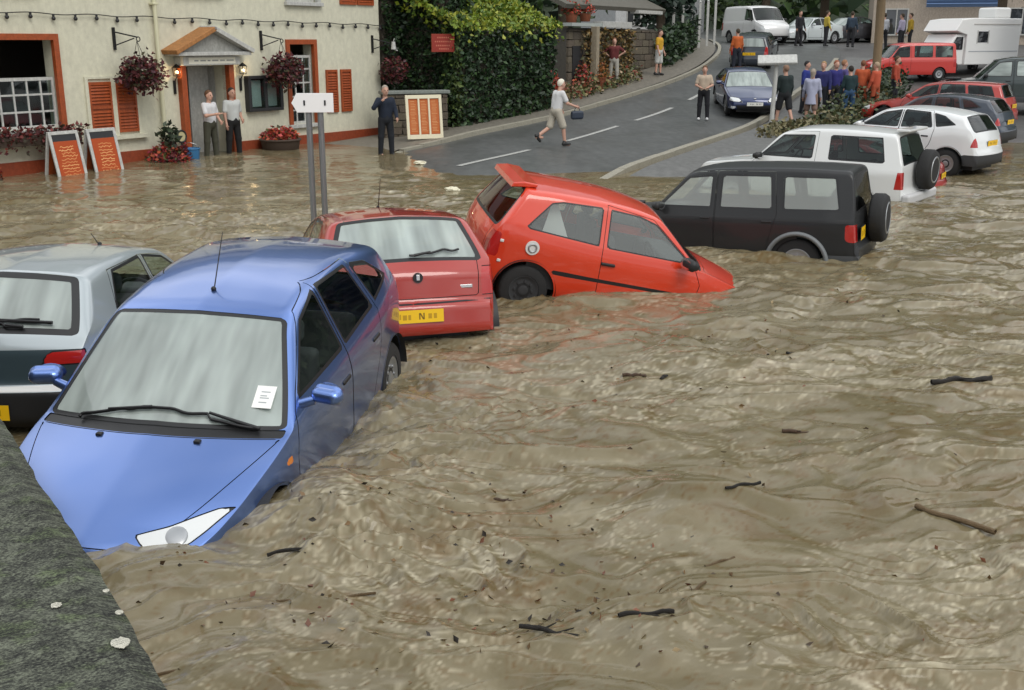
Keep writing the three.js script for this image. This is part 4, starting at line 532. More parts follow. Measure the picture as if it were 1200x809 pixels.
// ---- shapes of the cars, front is +x
const hatchF = { sill: .2, tumble: .47, plan: [[2.1, .66], [1.95, .74], [1.6, .82], [1.1, .845], [0, .85], [-1.1, .845], [-1.7, .81], [-1.95, .76], [-2.12, .70]], crown: [[2.1, .03], [1.6, .055], [1, .05], [.3, .04], [-.4, .055], [-1.4, .05], [-1.9, .03], [-2.1, .02]], bow: [[2.1, .27], [1, .26], [.3, .13], [-.1, 0], [-1.1, 0], [-1.6, -.07], [-2.1, -.17]] };
const FOCUS = { ...hatchF, cowl: .085, plan: [[2.1, .5], [1.95, .63], [1.6, .775], [1.1, .84], [0, .85], [-1.1, .845], [-1.7, .81], [-1.95, .76], [-2.12, .70]], profile: [[1.95, .2], [2.05, .34, .06], [2.06, .5, .08], [2.0, .62, .09], [1.5, .80, .5], [1.02, .915, .03], [.28, 1.345, .16], [-.35, 1.44, .5], [-1.05, 1.42, .5], [-1.62, 1.33, .05], [-1.90, 1.0, .05], [-2.0, .8, .1], [-2.03, .64, .04], [-2.09, .57, .04], [-2.09, .36, .06], [-1.98, .2]],
  belt: [[2.1, .5], [1.6, .72], [1.0, .865], [.6, .91], [0, .94], [-.9, .985], [-1.5, 1.06], [-2, 1.0]], wheels: [[1.24, .3], [-1.38, .3]],
  paint: paint([.15, .255, .60], { roughness: .3, metalness: .92 }), screen: [[1.02, .915], [.28, 1.345], .03], rear: [[-1.62, 1.33], [-1.90, 1.0], .12], glassF: mMistSheen,
  windows: [[[.66, .965], [.16, 1.275], [-.22, 1.355], [-.22, .985]], [[-.28, .99], [-.28, 1.362], [-.86, 1.345], [-1.0, 1.03]], [[-1.07, 1.045], [-.94, 1.335], [-1.2, 1.29], [-1.5, 1.12]]],
  doors: [[[.84, .3], [.86, .7], [.74, .925], [.14, 1.32], [-.25, 1.385], [-.25, .3]], [[-.25, .3], [-.25, 1.385], [-.92, 1.37], [-1.05, 1.0], [-1.0, .7], [-.72, .3]]], handles: [[-.12, .8], [-.88, .86, 1]], mirror: [.62, .97],
  bonnet: [[1.97, .64], [1.02, .915], [.27, .035]],
  patches: [['headlight', mLens, 'top', [[1.84, .26], [1.93, .36], [1.82, .56], [1.52, .72], [1.56, .63], [1.74, .42]], { rim: .008, extra: (o, s) => { const q = new THREE.SphereGeometry(.08, 18, 10, 0, 6.3, 0, 1.5); q.scale(1, .3, 1); const m = obj('lamp_bowl', tf(q, 1.79, .634, .46 * s, 0, 0, -.42), mRim, o); } }], ['tail_light', mTail, 'rear', [[.62, 1.3], [.52, 1.3], [.63, .95], [.74, .95], [.74, 1.1]]], ['indicator_repeater', mAmber, 'side', [[1.02, .70], [.94, .70], [.94, .745], [1.02, .745]]], ['lower_grille', mBlack, 'front', [[0, .26], [.5, .26], [.5, .38], [0, .38]], { one: true }]],
  cabin: [.62, .1, -.85], wipers: [[[.93, -.62], [.93, .06]], [[.93, .05], [.95, .55]]], aerial: [.02, .0, .34, .22], plateF: [0, .47], plateR: [0, .75],
  extra: ({ g, topAt, wsM }) => { // washer jets and the paper permit behind the windscreen
    for (const z of [-.32, .3]) { const v = topAt(1.12, Math.abs(z)); obj('washer_jet', box(-.018, .018, -.006, .014, -.02, .02, .006), mBlack, g).position.set(v[0], v[1], z); }
    const v = topAt(.74, .60), st = canvasTex(64, 80, (c, w, h) => { c.fillStyle = '#f4f4f0'; c.fillRect(0, 0, w, h); c.fillStyle = 'rgba(90,100,110,.55)'; for (const [y, l] of [[20, 30], [34, 22], [42, 30], [58, 26]]) c.fillRect(18, y, l, 4); });
    const o = obj('permit_sticker', new THREE.PlaneGeometry(.125, .16), std([1, 1, 1], { map: st, roughness: .6 }), wsM); const nn = new THREE.Vector3(v[3], v[4], 0).normalize(), xx = new THREE.Vector3(0, 0, -1), yy = new THREE.Vector3().crossVectors(nn, xx); o.quaternion.setFromRotationMatrix(new THREE.Matrix4().makeBasis(xx, yy, nn)); o.position.set(v[0] + v[3] * .012, v[1] + v[4] * .012, -.60); } };
const P306 = { ...hatchF, rearSeal: .045, profile: [[1.9, .2], [2.0, .34, .06], [2.0, .5, .06], [1.93, .62, .06], [1.5, .76, .4], [.92, .88, .03], [.22, 1.29, .12], [-.3, 1.375, .5], [-.95, 1.365, .4], [-1.42, 1.32, .04], [-1.84, .93, .05], [-1.93, .82, .04], [-1.95, .58, .03], [-2.02, .55, .03], [-2.03, .32, .05], [-1.92, .2]],
  belt: [[2.1, .5], [1.5, .7], [.92, .84], [.5, .88], [-1.2, .91], [-1.6, .92], [-2, .9]], wheels: [[1.17, .28], [-1.4, .28]], tumble: .46, paint: paint([.36, .018, .008], { roughness: .35 }), screen: [[.92, .88], [.22, 1.29], .03], rear: [[-1.42, 1.32], [-1.84, .93], .075], glassR: mMistSheen,
  windows: [[[.58, .915], [.1, 1.22], [-.3, 1.285], [-.3, .925]], [[-.36, .925], [-.36, 1.29], [-1.0, 1.27], [-1.22, .95]]], doors: [[[.75, .3], [.78, .7], [.65, .88], [.08, 1.26], [-.33, 1.315], [-.33, .3]], [[-.33, .3], [-.33, 1.315], [-1.05, 1.3], [-1.28, .93], [-1.2, .7], [-.8, .3]]], handles: [[-.2, .78], [-1.0, .8, 1]], mirror: [.55, .92], bonnet: [[1.9, .64], [.92, .88], .05],
  patches: [['headlight', mLens, 'front', [[.42, .5], [.74, .52], [.74, .62], [.45, .6]]], ['tail_light', mTail, 'side', [[-1.55, .60], [-2.2, .60], [-2.2, .86], [-1.66, .86]], { rim: .008 }], ['bumper_strip', mSeal, 'rear', [[0, .555], [.9, .555], [.9, .57], [0, .57]], { one: true }]],
  tailgate: [[-.1, .6], [.62, .6], [.64, .95], [.48, 1.345], [-.1, 1.345]], cabin: [.55, 0, -.85], plateR: [0, .46], rearWipers: [[[-.06, .96], [.48, 1.0]]], aerial: [-.2, 0, .3, .25],
  extra: ({ g, rearAt }) => { const v = rearAt(.0, .78); const e = obj('badge', tf(new THREE.CylinderGeometry(.045, .045, .014, 24), 0, 0, 0, 0, 0, Math.PI / 2), mSeal, g); e.position.set(v[0] - .008, .79, .06); obj('emblem', tf(box(-.004, .004, -.024, .028, -.016, .016, .004), -.01, 0, 0), mChrome, e); const w = rearAt(.5, .7); obj('model_badge', box(-.008, .004, -.015, .015, -.06, .06, .004), mChrome, g).position.set(w[0] - .004, .69, .5); } };
const P106 = { ...hatchF, sill: .2, tumble: .42, plan: hatchF.plan.map(([x, z]) => [x * .88, z * .95]), crown: hatchF.crown.map(([x, z]) => [x * .88, z]), bow: hatchF.bow.map(([x, z]) => [x * .88, z * .9]), profile: [[1.72, .2], [1.8, .32, .05], [1.8, .48, .06], [1.74, .58, .06], [1.3, .73, .3], [.82, .84, .03], [.2, 1.28, .1], [-.25, 1.365, .4], [-.95, 1.365, .4], [-1.40, 1.335, .04], [-1.68, .90, .05], [-1.74, .76, .04], [-1.76, .56, .03], [-1.81, .53, .03], [-1.82, .32, .05], [-1.72, .2]],
  belt: [[1.9, .5], [1.3, .68], [.82, .80], [.4, .835], [-.5, .855], [-1.1, .9], [-1.5, .95], [-1.8, .9]], wheels: [[1.12, .27], [-1.22, .27]], paint: paint([.66, .042, .010], { roughness: .35 }), screen: [[.82, .84], [.2, 1.28], .03], rear: [[-1.40, 1.335], [-1.68, .90], .08], glassS: phy([.7, .75, .73], { transmission: .84, thickness: 0, roughness: .05, ior: 1.5 }), sealW: .014,
  windows: [[[.56, .86], [.1, 1.2], [-.1, 1.25], [-.44, 1.265], [-.44, .875]], [[-.52, .88], [-.52, 1.268], [-.98, 1.25], [-1.1, 1.22], [-1.34, .955], [-1.3, .93]]], doors: [[[.66, .28], [.7, .66], [.6, .84], [.06, 1.24], [-.48, 1.3], [-.48, .8], [-.44, .28]]], handles: [[-.38, .73]], mirror: [.5, .87], mirrorMat: mBlack, bonnet: [[1.7, .6], [.82, .84], .05],
  patches: [['headlight', mLens, 'front', [[.38, .47], [.68, .49], [.68, .58], [.4, .57]]], ['tail_light', mTail, 'rear', [[.56, .58], [.9, .58], [.9, .84], [.6, .84]]], ['rub_strip', mSeal, 'side', [[.92, .50], [-.98, .50], [-.98, .55], [.92, .55]]]],
  tailgate: [[-.1, .58], [.54, .58], [.56, .95], [.44, 1.34], [-.1, 1.34]], cabin: [.5, 0, -.8], plateR: [0, .45], rimMat: mTrim,
  extra: ({ g, sideAt, pm }) => { const v = sideAt(-1.24, .74); const f = obj('fuel_cap', [tf(new THREE.CylinderGeometry(.075, .075, .012, 28), 0, 0, 0, Math.PI / 2, 0, 0)], mPlast, g); f.position.set(v[0], v[1], v[2] + .002); obj('ring', tf(new THREE.TorusGeometry(.042, .01, 8, 24), 0, 0, .008), mRim, f); for (const [x, y] of [[-1.56, .74], [-1.56, .56]]) { const q = sideAt(x, y); obj('reflector', box(-.02, .02, -.015, .015, -.006, .01, .006), mPlast, g).position.set(q[0], q[1], q[2]); }
    obj('roof_spoiler', (() => { const s = new THREE.Shape([[.13, .02], [.13, .032], [0, .034], [-.11, .008], [-.12, -.02], [0, .0]].map(a => new THREE.Vector2(...a))); const e = new THREE.ExtrudeGeometry(s, { depth: .96, bevelEnabled: true, bevelSize: .012, bevelThickness: .012, bevelSegments: 2 }); return tf(e, -1.40, 1.312, -.48); })(), pm, g); const pap = new THREE.Shape([[-.14, 0], [.16, 0], [-.03, .36], [-.08, .36]].map(a => new THREE.Vector2(...a))); obj('white_card', tf(new THREE.ExtrudeGeometry(pap, { depth: .004, bevelEnabled: false }), -.98, .86, .57, -.2, 0, 0), std([.8, .8, .78]), g); } };
const MEG = { ...hatchF, rearSeal: .06, profile: P306.profile.map(p => [p[0], p[1] + .03, p[2]]).map((p, i) => i === 13 || i === 14 ? [p[0] - .02, p[1], p[2]] : p), belt: P306.belt.map(([x, y]) => [x, y + .02]), wheels: P306.wheels, paint: paint([.42, .47, .49], { roughness: .32, metalness: .4 }), screen: [[.92, .91], [.22, 1.32], .03], rear: [[-1.42, 1.35], [-1.84, .96], .06], glassR: mMistSheen, tumble: .46,
  windows: [[[.58, .935], [.1, 1.24], [-.3, 1.31], [-.3, .945]], [[-.36, .945], [-.36, 1.31], [-.98, 1.29], [-1.25, 1.0]]], doors: P306.doors, handles: P306.handles, mirror: [.55, .94], bonnet: [[1.9, .67], [.92, .91], .05],
  patches: [['headlight', mLens, 'front', [[.42, .53], [.74, .55], [.74, .65], [.45, .63]]], ['tail_light', mTail, 'rear', [[.45, .73], [.95, .75], [.95, .86], [.5, .84]], { rim: .01 }], ['tailgate_panel', std([.035, .055, .065], { roughness: .3 }), 'rear', [[-.1, .60], [.9, .60], [.9, .85], [-.1, .85]], { one: true }], ['bumper_strip', mPlast, 'rear', [[-.1, .565], [.66, .565], [.66, .595], [-.1, .595]], { one: true }], ['lower_bumper', mBlack, 'rear', [[-.1, .1], [1, .1], [1, .56], [-.1, .56]], { one: true, depth: .3 }]],
  cabin: [.55, 0, -.85], plateR: [0, .42], rearWipers: [[[-.5, 1.02], [.4, 1.03]], [[-.3, .985], [-.05, 1.01]]], aerial: [-.2, .25, .12, .16] };
const suvF = { sill: .34, tumble: .30, railR: .07, shoulder: .04, plan: [[2.3, .7], [2.1, .80], [1.5, .85], [0, .87], [-1.6, .865], [-2.05, .83], [-2.25, .79]], crown: [[2.3, .03], [1, .04], [0, .05], [-2, .05], [-2.3, .02]], bow: [[2.3, .12], [1, .16], [.4, .06], [0, 0], [-1.8, 0], [-2.25, -.06]] };
function spare(g, x, y, z, r, cover) { const w = obj('spare_wheel', [(() => { const T = [[.001, .13], [r * .55, .13], [r * .9, .115], [r, .06], [r, -.08], [r * .9, -.12], [.001, -.12]].map(a => new THREE.Vector2(...a)); return new THREE.LatheGeometry(T.reverse(), 36).rotateZ(Math.PI / 2); })()], cover || mTyre, g); w.position.set(x, y, z); obj('rim', tf(new THREE.TorusGeometry(r * .62, .02, 8, 30).rotateY(Math.PI / 2), -.115, 0, 0), mRim, w); return w; }
const SUVL = { ...suvF, profile: [[2.2, .36], [2.28, .5, .05], [2.26, .85, .06], [2.15, .98, .08], [1.6, 1.05, .3], [1.12, 1.1, .03], [.48, 1.7, .1], [.1, 1.79, .3], [-1.2, 1.82, .5], [-2.05, 1.78, .09], [-2.16, 1.1, .1], [-2.19, .72, .05], [-2.25, .66, .03], [-2.25, .46, .04], [-2.15, .36]],
  belt: [[2.3, .9], [1.2, 1.06], [.8, 1.1], [-2.1, 1.13], [-2.3, 1.1]], wheels: [[1.4, .37], [-1.32, .37]], paint: paint([.007, .008, .009], { roughness: .55, clearcoat: .3 }), screen: [[1.12, 1.1], [.48, 1.7], .03], rear: [[-2.06, 1.72], [-2.145, 1.15], .08], glassR: mTint, glassS: phy([.74, .8, .76], { transmission: .72, thickness: 0, roughness: .05, ior: 1.5 }), sealW: .026,
  windows: [[[.88, 1.16], [.42, 1.62], [.02, 1.66], [.02, 1.16]], [[-.1, 1.16], [-.1, 1.67], [-.88, 1.67], [-.94, 1.16]], [[-1.08, 1.16], [-1.05, 1.67], [-1.83, 1.66], [-1.93, 1.17]]], doors: [[[1.0, .45], [1.0, 1.05], [.42, 1.68], [-.03, 1.72], [-.03, .45]], [[-.04, .45], [-.04, 1.72], [-.93, 1.72], [-1.0, 1.1], [-.88, .7], [-.86, .45]]], handles: [[.1, 1.0], [-.85, 1.0, 1]], mirror: [.86, 1.16], mirrorMat: mBlack, bonnet: [[2.1, 1.0], [1.12, 1.1], .06],
  patches: [['headlight', mLens, 'front', [[.5, .72], [.8, .72], [.8, .9], [.5, .9]]], ['tail_light', mTail, 'rear', [[.66, .72], [.95, .72], [.95, .98], [.66, .98]]], ['cladding', std([.07, .075, .08], { roughness: .6 }), 'side', [[2.4, .2], [2.4, .52], [-2.4, .52], [-2.4, .2]], { one: true }]], cabin: [.85, .25, -.85],
  extra: ({ g, topAt, rearAt }) => { spare(g, -2.34, .98, .12, .37); const p = obj('number_plate', box(-.17, .17, -.1, .1, -.012, -.002), mBlack, g); obj('plate_face', new THREE.PlaneGeometry(.33, .19), mPlateY, p); p.position.set(-2.21, .83, -.46); p.rotation.y = -Math.PI / 2;
    for (const s of [-1, 1]) { obj('wheel_arch_flare', S2arch(-1.32, .37, .87 * s), std([.16, .17, .175], { roughness: .55 }), g);  } obj('air_duct', box(-.25, .22, -.01, .05, -.3, .3, .03), mBlack, g).position.set(1.75, 1.05, 0); } };
function S2arch(x, y, z) { const c = new THREE.TorusGeometry(.455, .035, 8, 30, Math.PI); c.scale(1, 1, 1.4); return tf(c, x, y, z); }
const SUVS = { ...suvF, tumble: .30, profile: [[2.0, .36], [2.08, .5, .05], [2.06, .8, .06], [1.95, .94, .08], [1.4, 1.02, .3], [.95, 1.07, .03], [.38, 1.58, .1], [.0, 1.68, .3], [-.9, 1.71, .5], [-1.78, 1.66, .09], [-1.98, 1.08, .1], [-2.0, .68, .05], [-2.07, .62, .03], [-2.07, .42, .04], [-1.97, .34]], plan: suvF.plan.map(([x, z]) => [x * .92, z * .97]),
  belt: [[2.1, .85], [1.0, 1.02], [.7, 1.06], [-1.9, 1.08], [-2.1, 1.05]], wheels: [[1.25, .36], [-1.15, .36]], paint: paint([.70, .71, .70], { roughness: .4 }), screen: [[.95, 1.07], [.38, 1.58], .03], rear: [[-1.79, 1.61], [-1.96, 1.12], .08], glassS: mTint, glassR: mTint, windows: [[[.72, 1.12], [.30, 1.52], [-.32, 1.55], [-.32, 1.12]], [[-.62, 1.12], [-.60, 1.56], [-1.55, 1.56], [-1.66, 1.12]]],
  doors: [[[.85, .45], [.85, 1.0], [.32, 1.58], [-.38, 1.61], [-.38, .45]]], handles: [[-.28, .98]], mirror: [.7, 1.1], mirrorMat: mBlack, bonnet: [[1.9, .95], [.95, 1.07], .06], patches: [['headlight', mLens, 'front', [[.5, .66], [.76, .66], [.76, .84], [.5, .84]]], ['tail_light', mTail, 'side', [[-1.86, .68], [-2.3, .68], [-2.3, .98], [-1.9, .98]]]], cabin: [.7, .1, -.8],
  extra: ({ g, pm }) => { spare(g, -2.16, .98, .1, .36); const p = obj('number_plate', box(-.17, .17, -.1, .1, -.012, -.002), mBlack, g); obj('plate_face', new THREE.PlaneGeometry(.33, .19), mPlateY, p); p.position.set(-2.09, .52, .45); p.rotation.y = -Math.PI / 2; const sp = obj('roof_spoiler', box(-.14, .1, -.02, .03, -.52, .52, .02), pm, g); sp.position.set(-1.82, 1.68, 0); obj('rear_bumper', box(-2.16, -2.0, .42, .6, -.8, .8, .05), std([.5, .5, .5]), g); } };
const ASTRA = { ...FOCUS, paint: paint([.74, .76, .76], { roughness: .4 }), glassF: mGlass, patches: [['headlight', mLens, 'front', [[.42, .5], [.78, .52], [.78, .64], [.45, .62]]], ['tail_light', mTail, 'side', [[-1.84, .68], [-2.2, .68], [-2.2, .98], [-1.92, .98]]], ['rub_strip', mTrim, 'side', [[.9, .5], [-1.0, .5], [-1.0, .55], [.9, .55]]], ['lower_bumper', mTrim, 'rear', [[-.1, .1], [1, .1], [1, .52], [-.1, .52]], { one: true, depth: .42 }]], aerial: null, wipers: [], extra: null, glassS: mTint, glassR: mTint, bonnet: [[1.97, .64], [1.02, .915], .05] };
const SALOON = { ...hatchF, profile: [[2.12, .2], [2.24, .34, .06], [2.25, .5, .06], [2.18, .63, .08], [1.6, .80, .5], [1.05, .90, .03], [.3, 1.33, .14], [-.3, 1.41, .5], [-.85, 1.38, .3], [-1.5, 1.03, .05], [-2.05, .99, .12], [-2.2, .92, .06], [-2.25, .62, .04], [-2.3, .56, .04], [-2.3, .36, .05], [-2.2, .2]], plan: hatchF.plan.map(([x, z]) => [x * 1.08, z * 1.03]), crown: hatchF.crown.map(([x, z]) => [x * 1.08, z]), bow: hatchF.bow.map(([x, z]) => [x * 1.08, z]),
  belt: [[2.3, .5], [1.6, .74], [1.0, .86], [.5, .9], [-1.3, .96], [-2.2, .95]], wheels: [[1.35, .31], [-1.35, .31]], paint: paint([.02, .035, .11], { roughness: .3, metalness: .3 }), glassF: mMistSheen, screen: [[1.05, .90], [.3, 1.33], .03], rear: [[-.85, 1.38], [-1.5, 1.03], .08], windows: [[[.68, .94], [.18, 1.26], [-.2, 1.33], [-.2, .95]], [[-.26, .95], [-.26, 1.33], [-.7, 1.3], [-1.15, 1.0]]], doors: [[[.85, .3], [.86, .7], [.75, .91], [.15, 1.3], [-.23, 1.36], [-.23, .3]], [[-.23, .3], [-.23, 1.36], [-.8, 1.33], [-1.15, .95], [-1.0, .7], [-.8, .3]]], mirror: [.62, .95], bonnet: [[2.1, .66], [1.05, .9], .05], handles: [[-.1, .8], [-.85, .82, 1]],
  patches: [['headlight', mLens, 'front', [[.36, .50], [.9, .54], [.9, .67], [.5, .64]], { rim: .01 }], ['grille', mBlack, 'front', [[-.1, .28], [.55, .28], [.6, .42], [-.1, .42]], { one: true }], ['tail_light', mTail, 'rear', [[.5, .68], [.95, .68], [.95, .86], [.5, .86]]], ['fog_lamp', mLens, 'front', [[.6, .3], [.74, .3], [.74, .38], [.6, .38]]]], cabin: [.62, .05, -.85], plateF: [0, .46], plateR: [0, .72], aerial: [-.3, 0, .25, .2],
  extra: ({ g, frontAt }) => { const v = frontAt(0, .6); obj('emblem', box(-.01, .012, -.05, .05, -.045, .045, .015), mChrome, g).position.set(v[0], .59, 0); } };
const ESTATE = { ...SALOON, profile: [...SALOON.profile.slice(0, 8), [-1.2, 1.42, .4], [-1.95, 1.36, .05], [-2.15, .98, .05], [-2.22, .8, .05], [-2.25, .62, .04], [-2.3, .56, .04], [-2.3, .36, .05], [-2.2, .2]], rear: [[-1.95, 1.36], [-2.15, .98], .08], glassF: mGlass, glassS: mTint, glassR: mTint, windows: [...SALOON.windows.slice(0, 1), [[-.26, .95], [-.26, 1.34], [-.95, 1.34], [-1.05, .96]], [[-1.12, .97], [-1.02, 1.33], [-1.7, 1.3], [-1.85, 1.0]]], patches: [['headlight', mLens, 'front', [[.36, .50], [.9, .54], [.9, .67], [.5, .64]]], ['tail_light', mTail, 'rear', [[.6, .66], [.95, .66], [.95, 1.0], [.66, 1.0]]]] };
const VAN = { ...suvF, sill: .3, tumble: .12, railR: .14, profile: [[2.3, .3], [2.4, .45, .06], [2.4, .75, .08], [2.3, .95, .08], [1.95, 1.08, .1], [1.6, 1.18, .04], [1.0, 1.85, .12], [.6, 1.96, .3], [-1.5, 1.99, .4], [-2.3, 1.96, .1], [-2.38, 1.2, .1], [-2.4, .5, .05], [-2.3, .3]], plan: [[2.4, .72], [2.2, .84], [1.5, .92], [0, .94], [-2, .94], [-2.4, .9]], belt: [[2.4, .8], [1.6, 1.12], [1.2, 1.16], [-2.4, 1.18]], wheels: [[1.5, .33], [-1.4, .33]], screen: [[1.6, 1.18], [1.0, 1.85], .03], rear: [[-2.31, 1.86], [-2.37, 1.25], .14], paint: paint([.74, .74, .73]), windows: [[[1.35, 1.2], [.95, 1.72], [.35, 1.78], [.35, 1.2]]], cabin: [1.3, .7, -.2], bonnet: [[2.25, .98], [1.6, 1.18], .06], patches: [['headlight', mLens, 'front', [[.5, .68], [.86, .68], [.86, .86], [.5, .86]]], ['tail_light', mTail, 'rear', [[.76, .7], [.98, .7], [.98, 1.1], [.76, 1.1]]]], mirror: [1.2, 1.2], mirrorMat: mBlack, doors: [[[1.5, .4], [1.5, 1.1], [.95, 1.8], [.28, 1.84], [.28, .4]]] };
const recol = (S, c, o = {}) => ({ ...S, paint: paint(c), ...o });

const upF = y => y > .9 ? .9 + (y - .9) * 1.15 : y; FOCUS.profile = FOCUS.profile.map(([x, y, r]) => [x, upF(y), r]); for (const k of ['windows', 'doors']) FOCUS[k] = FOCUS[k].map(w => w.map(([x, y]) => [x, upF(y)])); for (const k of ['screen', 'rear']) FOCUS[k] = FOCUS[k].map(w => Array.isArray(w) ? [w[0], upF(w[1])] : w); FOCUS.bonnet[1][1] = upF(.915);
car(FOCUS, { p: [-2.09, -.41, -7.56], yaw: -99.2, pitch: -4.9, roll: -1.1, scale: 1.045 }, 'hatchback', 'blue hatchback sunk nose-first beside the dark wall, white permit on its windscreen', 'car', 'cars caught in the flood');
car(P306, { p: [-1.485, -.45, -11.9], yaw: 105.7, pitch: -6.5, roll: .1, scale: 1.07 }, 'hatchback', 'dark red hatchback with yellow rear plate, tail against the blue car', 'car', 'cars caught in the flood');
car(P106, { p: [1.135, -.39, -12.93], yaw: 12.6, pitch: -12.2, roll: 5.4, scale: 1.06 }, 'hatchback', 'bright red three-door hatchback, nose under water and tail lifted', 'car', 'cars caught in the flood');
car(MEG, { p: [-3.82, -.3, -9.45], yaw: 88, pitch: -2, roll: 0 }, 'hatchback', 'silver hatchback with dark tailgate panel, behind the blue car', 'car', 'cars caught in the flood');
car(SUVL, { p: [3.1, -.45, -15.4], yaw: 152.8, pitch: -1.8, roll: .3, scale: .885 }, 'off_roader', 'black five-door off-roader with spare wheel on its tail, in deep water', 'off-roader', 'cars caught in the flood');
car(SUVS, { p: [5.72, -.42, -20.9], yaw: 143, pitch: .3 }, 'off_roader', 'white three-door off-roader with spare wheel, beside the black one', 'off-roader', 'cars caught in the flood');
const onG = (x, d, e = 0) => [x, G(x, -d) + e, -d];
car(ASTRA, { p: [8.86, -.01, -25.0], yaw: 136, pitch: 2, far: 1 }, 'hatchback', 'white five-door hatchback standing at the water edge behind white off-roader', 'car', 'cars parked at the water edge');
car(recol(SALOON, [.36, .016, .014], { plateF: null }), { p: [6.75, -.58, -23.0], yaw: 150, pitch: -1, far: 1 }, 'saloon_car', 'sunken red saloon, only its tail and yellow plate showing', 'car', 'cars caught in the flood');
car(recol(ASTRA, [.02, .03, .05]), { p: [11.25, .03, -29.6], yaw: 140, far: 1 }, 'hatchback', 'dark navy hatchback parked between the white and the red car', 'car', 'cars parked at the water edge');
car(recol(ESTATE, [.42, .03, .02]), { p: [13.2, .19, -34.4], yaw: 143, far: 1 }, 'estate_car', 'faded red estate car parked behind the dark navy hatchback', 'car', 'cars parked at the water edge');
car(recol(SUVL, [.02, .035, .035], { glassS: mMistSheen }), { p: onG(17.0, 38.2), yaw: 165, far: 1, scale: 1.02 }, 'off_roader', 'dark green off-roader with pale windows below the motorhome', 'off-roader', 'cars parked at the water edge');
car(SALOON, { p: [8.0, G(8, -38.2) + .05, -38.2], yaw: -93, pitch: -4, far: 1 }, 'saloon_car', 'navy saloon facing the flood with white number plate', 'car', 'cars on the road');
car(recol(ESTATE, [.02, .028, .04], { glassR: mMistSheen }), { p: [10.6, G(10.6, -49) + .05, -49], yaw: 72, pitch: 7, far: 1 }, 'estate_car', 'dark estate car seen from behind, red tail lights', 'car', 'cars on the road');
car(VAN, { p: [13.2, G(13.2, -61) + .05, -61], yaw: -75, far: 1 }, 'delivery_van', 'white delivery van up the road beyond the dark estate', 'van', 'cars on the road');
const farC = [[[.55, .6, .6], 16.2, 62, 215, 'silver grey saloon crossing the far end of the road'], [[.02, .02, .025], 19.0, 64, 205, 'black saloon queueing behind the silver grey one'], [[.5, .55, .58], 21.5, 66, 200, 'pale blue saloon parked far up under the trees']];
for (const [c, x, d, y, l] of farC) car(recol(SALOON, c), { p: onG(x, d), yaw: y, far: 1 }, 'saloon_car', l, 'car', 'cars on the road');
car(recol(VAN, [.55, .03, .02], { windows: [...VAN.windows, [[.1, 1.2], [.1, 1.8], [-.95, 1.8], [-.95, 1.2]], [[-1.1, 1.2], [-1.1, 1.8], [-2.1, 1.78], [-2.1, 1.2]]], glassS: mTint }), { p: onG(15.9, 45), yaw: 188, far: 1, scale: .74 }, 'minibus', 'red minibus parked beside the motorhome behind the crowd', 'minibus', 'cars on the road');
// ------------------------------------------------------------ people
function surfaceNet(f, lo, hi, c) { // smooth closed surface where f = 0
  const N = [0, 1, 2].map(k => Math.ceil((hi[k] - lo[k]) / c) + 1), [X, Y, Z] = N, F = new Float32Array(X * Y * Z), id = (i, j, k) => (k * Y + j) * X + i;
  for (let k = 0; k < Z; k++) for (let j = 0; j < Y; j++) for (let i = 0; i < X; i++) F[id(i, j, k)] = f(lo[0] + i * c, lo[1] + j * c, lo[2] + k * c);
  const V = new Int32Array(X * Y * Z).fill(-1), P = [], I = [];
  for (let k = 0; k < Z - 1; k++) for (let j = 0; j < Y - 1; j++) for (let i = 0; i < X - 1; i++) {
    let n = 0, sx = 0, sy = 0, sz = 0; const v = []; let m = 0; for (let q = 0; q < 8; q++) { const a = F[id(i + (q & 1), j + (q >> 1 & 1), k + (q >> 2))]; v.push(a); if (a < 0) m |= 1 << q; } if (m === 0 || m === 255) continue;
    for (const [a, b] of NE) if ((v[a] < 0) !== (v[b] < 0)) { const t = v[a] / (v[a] - v[b]); sx += lerp(a & 1, b & 1, t); sy += lerp(a >> 1 & 1, b >> 1 & 1, t); sz += lerp(a >> 2, b >> 2, t); n++; }
    V[id(i, j, k)] = P.length / 3; P.push(lo[0] + (i + sx / n) * c, lo[1] + (j + sy / n) * c, lo[2] + (k + sz / n) * c);
  }
  const quad = (a, b, c2, d, fl) => { if (a < 0 || b < 0 || c2 < 0 || d < 0) return; fl ? I.push(a, c2, b, a, d, c2) : I.push(a, b, c2, a, c2, d); };
  for (let k = 1; k < Z - 1; k++) for (let j = 1; j < Y - 1; j++) for (let i = 1; i < X - 1; i++) {
    const a = F[id(i, j, k)] < 0; if (a !== F[id(i + 1, j, k)] < 0) quad(V[id(i, j - 1, k - 1)], V[id(i, j, k - 1)], V[id(i, j, k)], V[id(i, j - 1, k)], !a); if (a !== F[id(i, j + 1, k)] < 0) quad(V[id(i - 1, j, k - 1)], V[id(i - 1, j, k)], V[id(i, j, k)], V[id(i, j, k - 1)], !a); if (a !== F[id(i, j, k + 1)] < 0) quad(V[id(i - 1, j - 1, k)], V[id(i, j - 1, k)], V[id(i, j, k)], V[id(i - 1, j, k)], !a);
  }
  const g = new THREE.BufferGeometry(); g.setAttribute('position', new THREE.Float32BufferAttribute(P, 3)); g.setIndex(I); g.computeVertexNormals(); return g;
}
const NE = [[0, 1], [2, 3], [4, 5], [6, 7], [0, 2], [1, 3], [4, 6], [5, 7], [0, 4], [1, 5], [2, 6], [3, 7]];
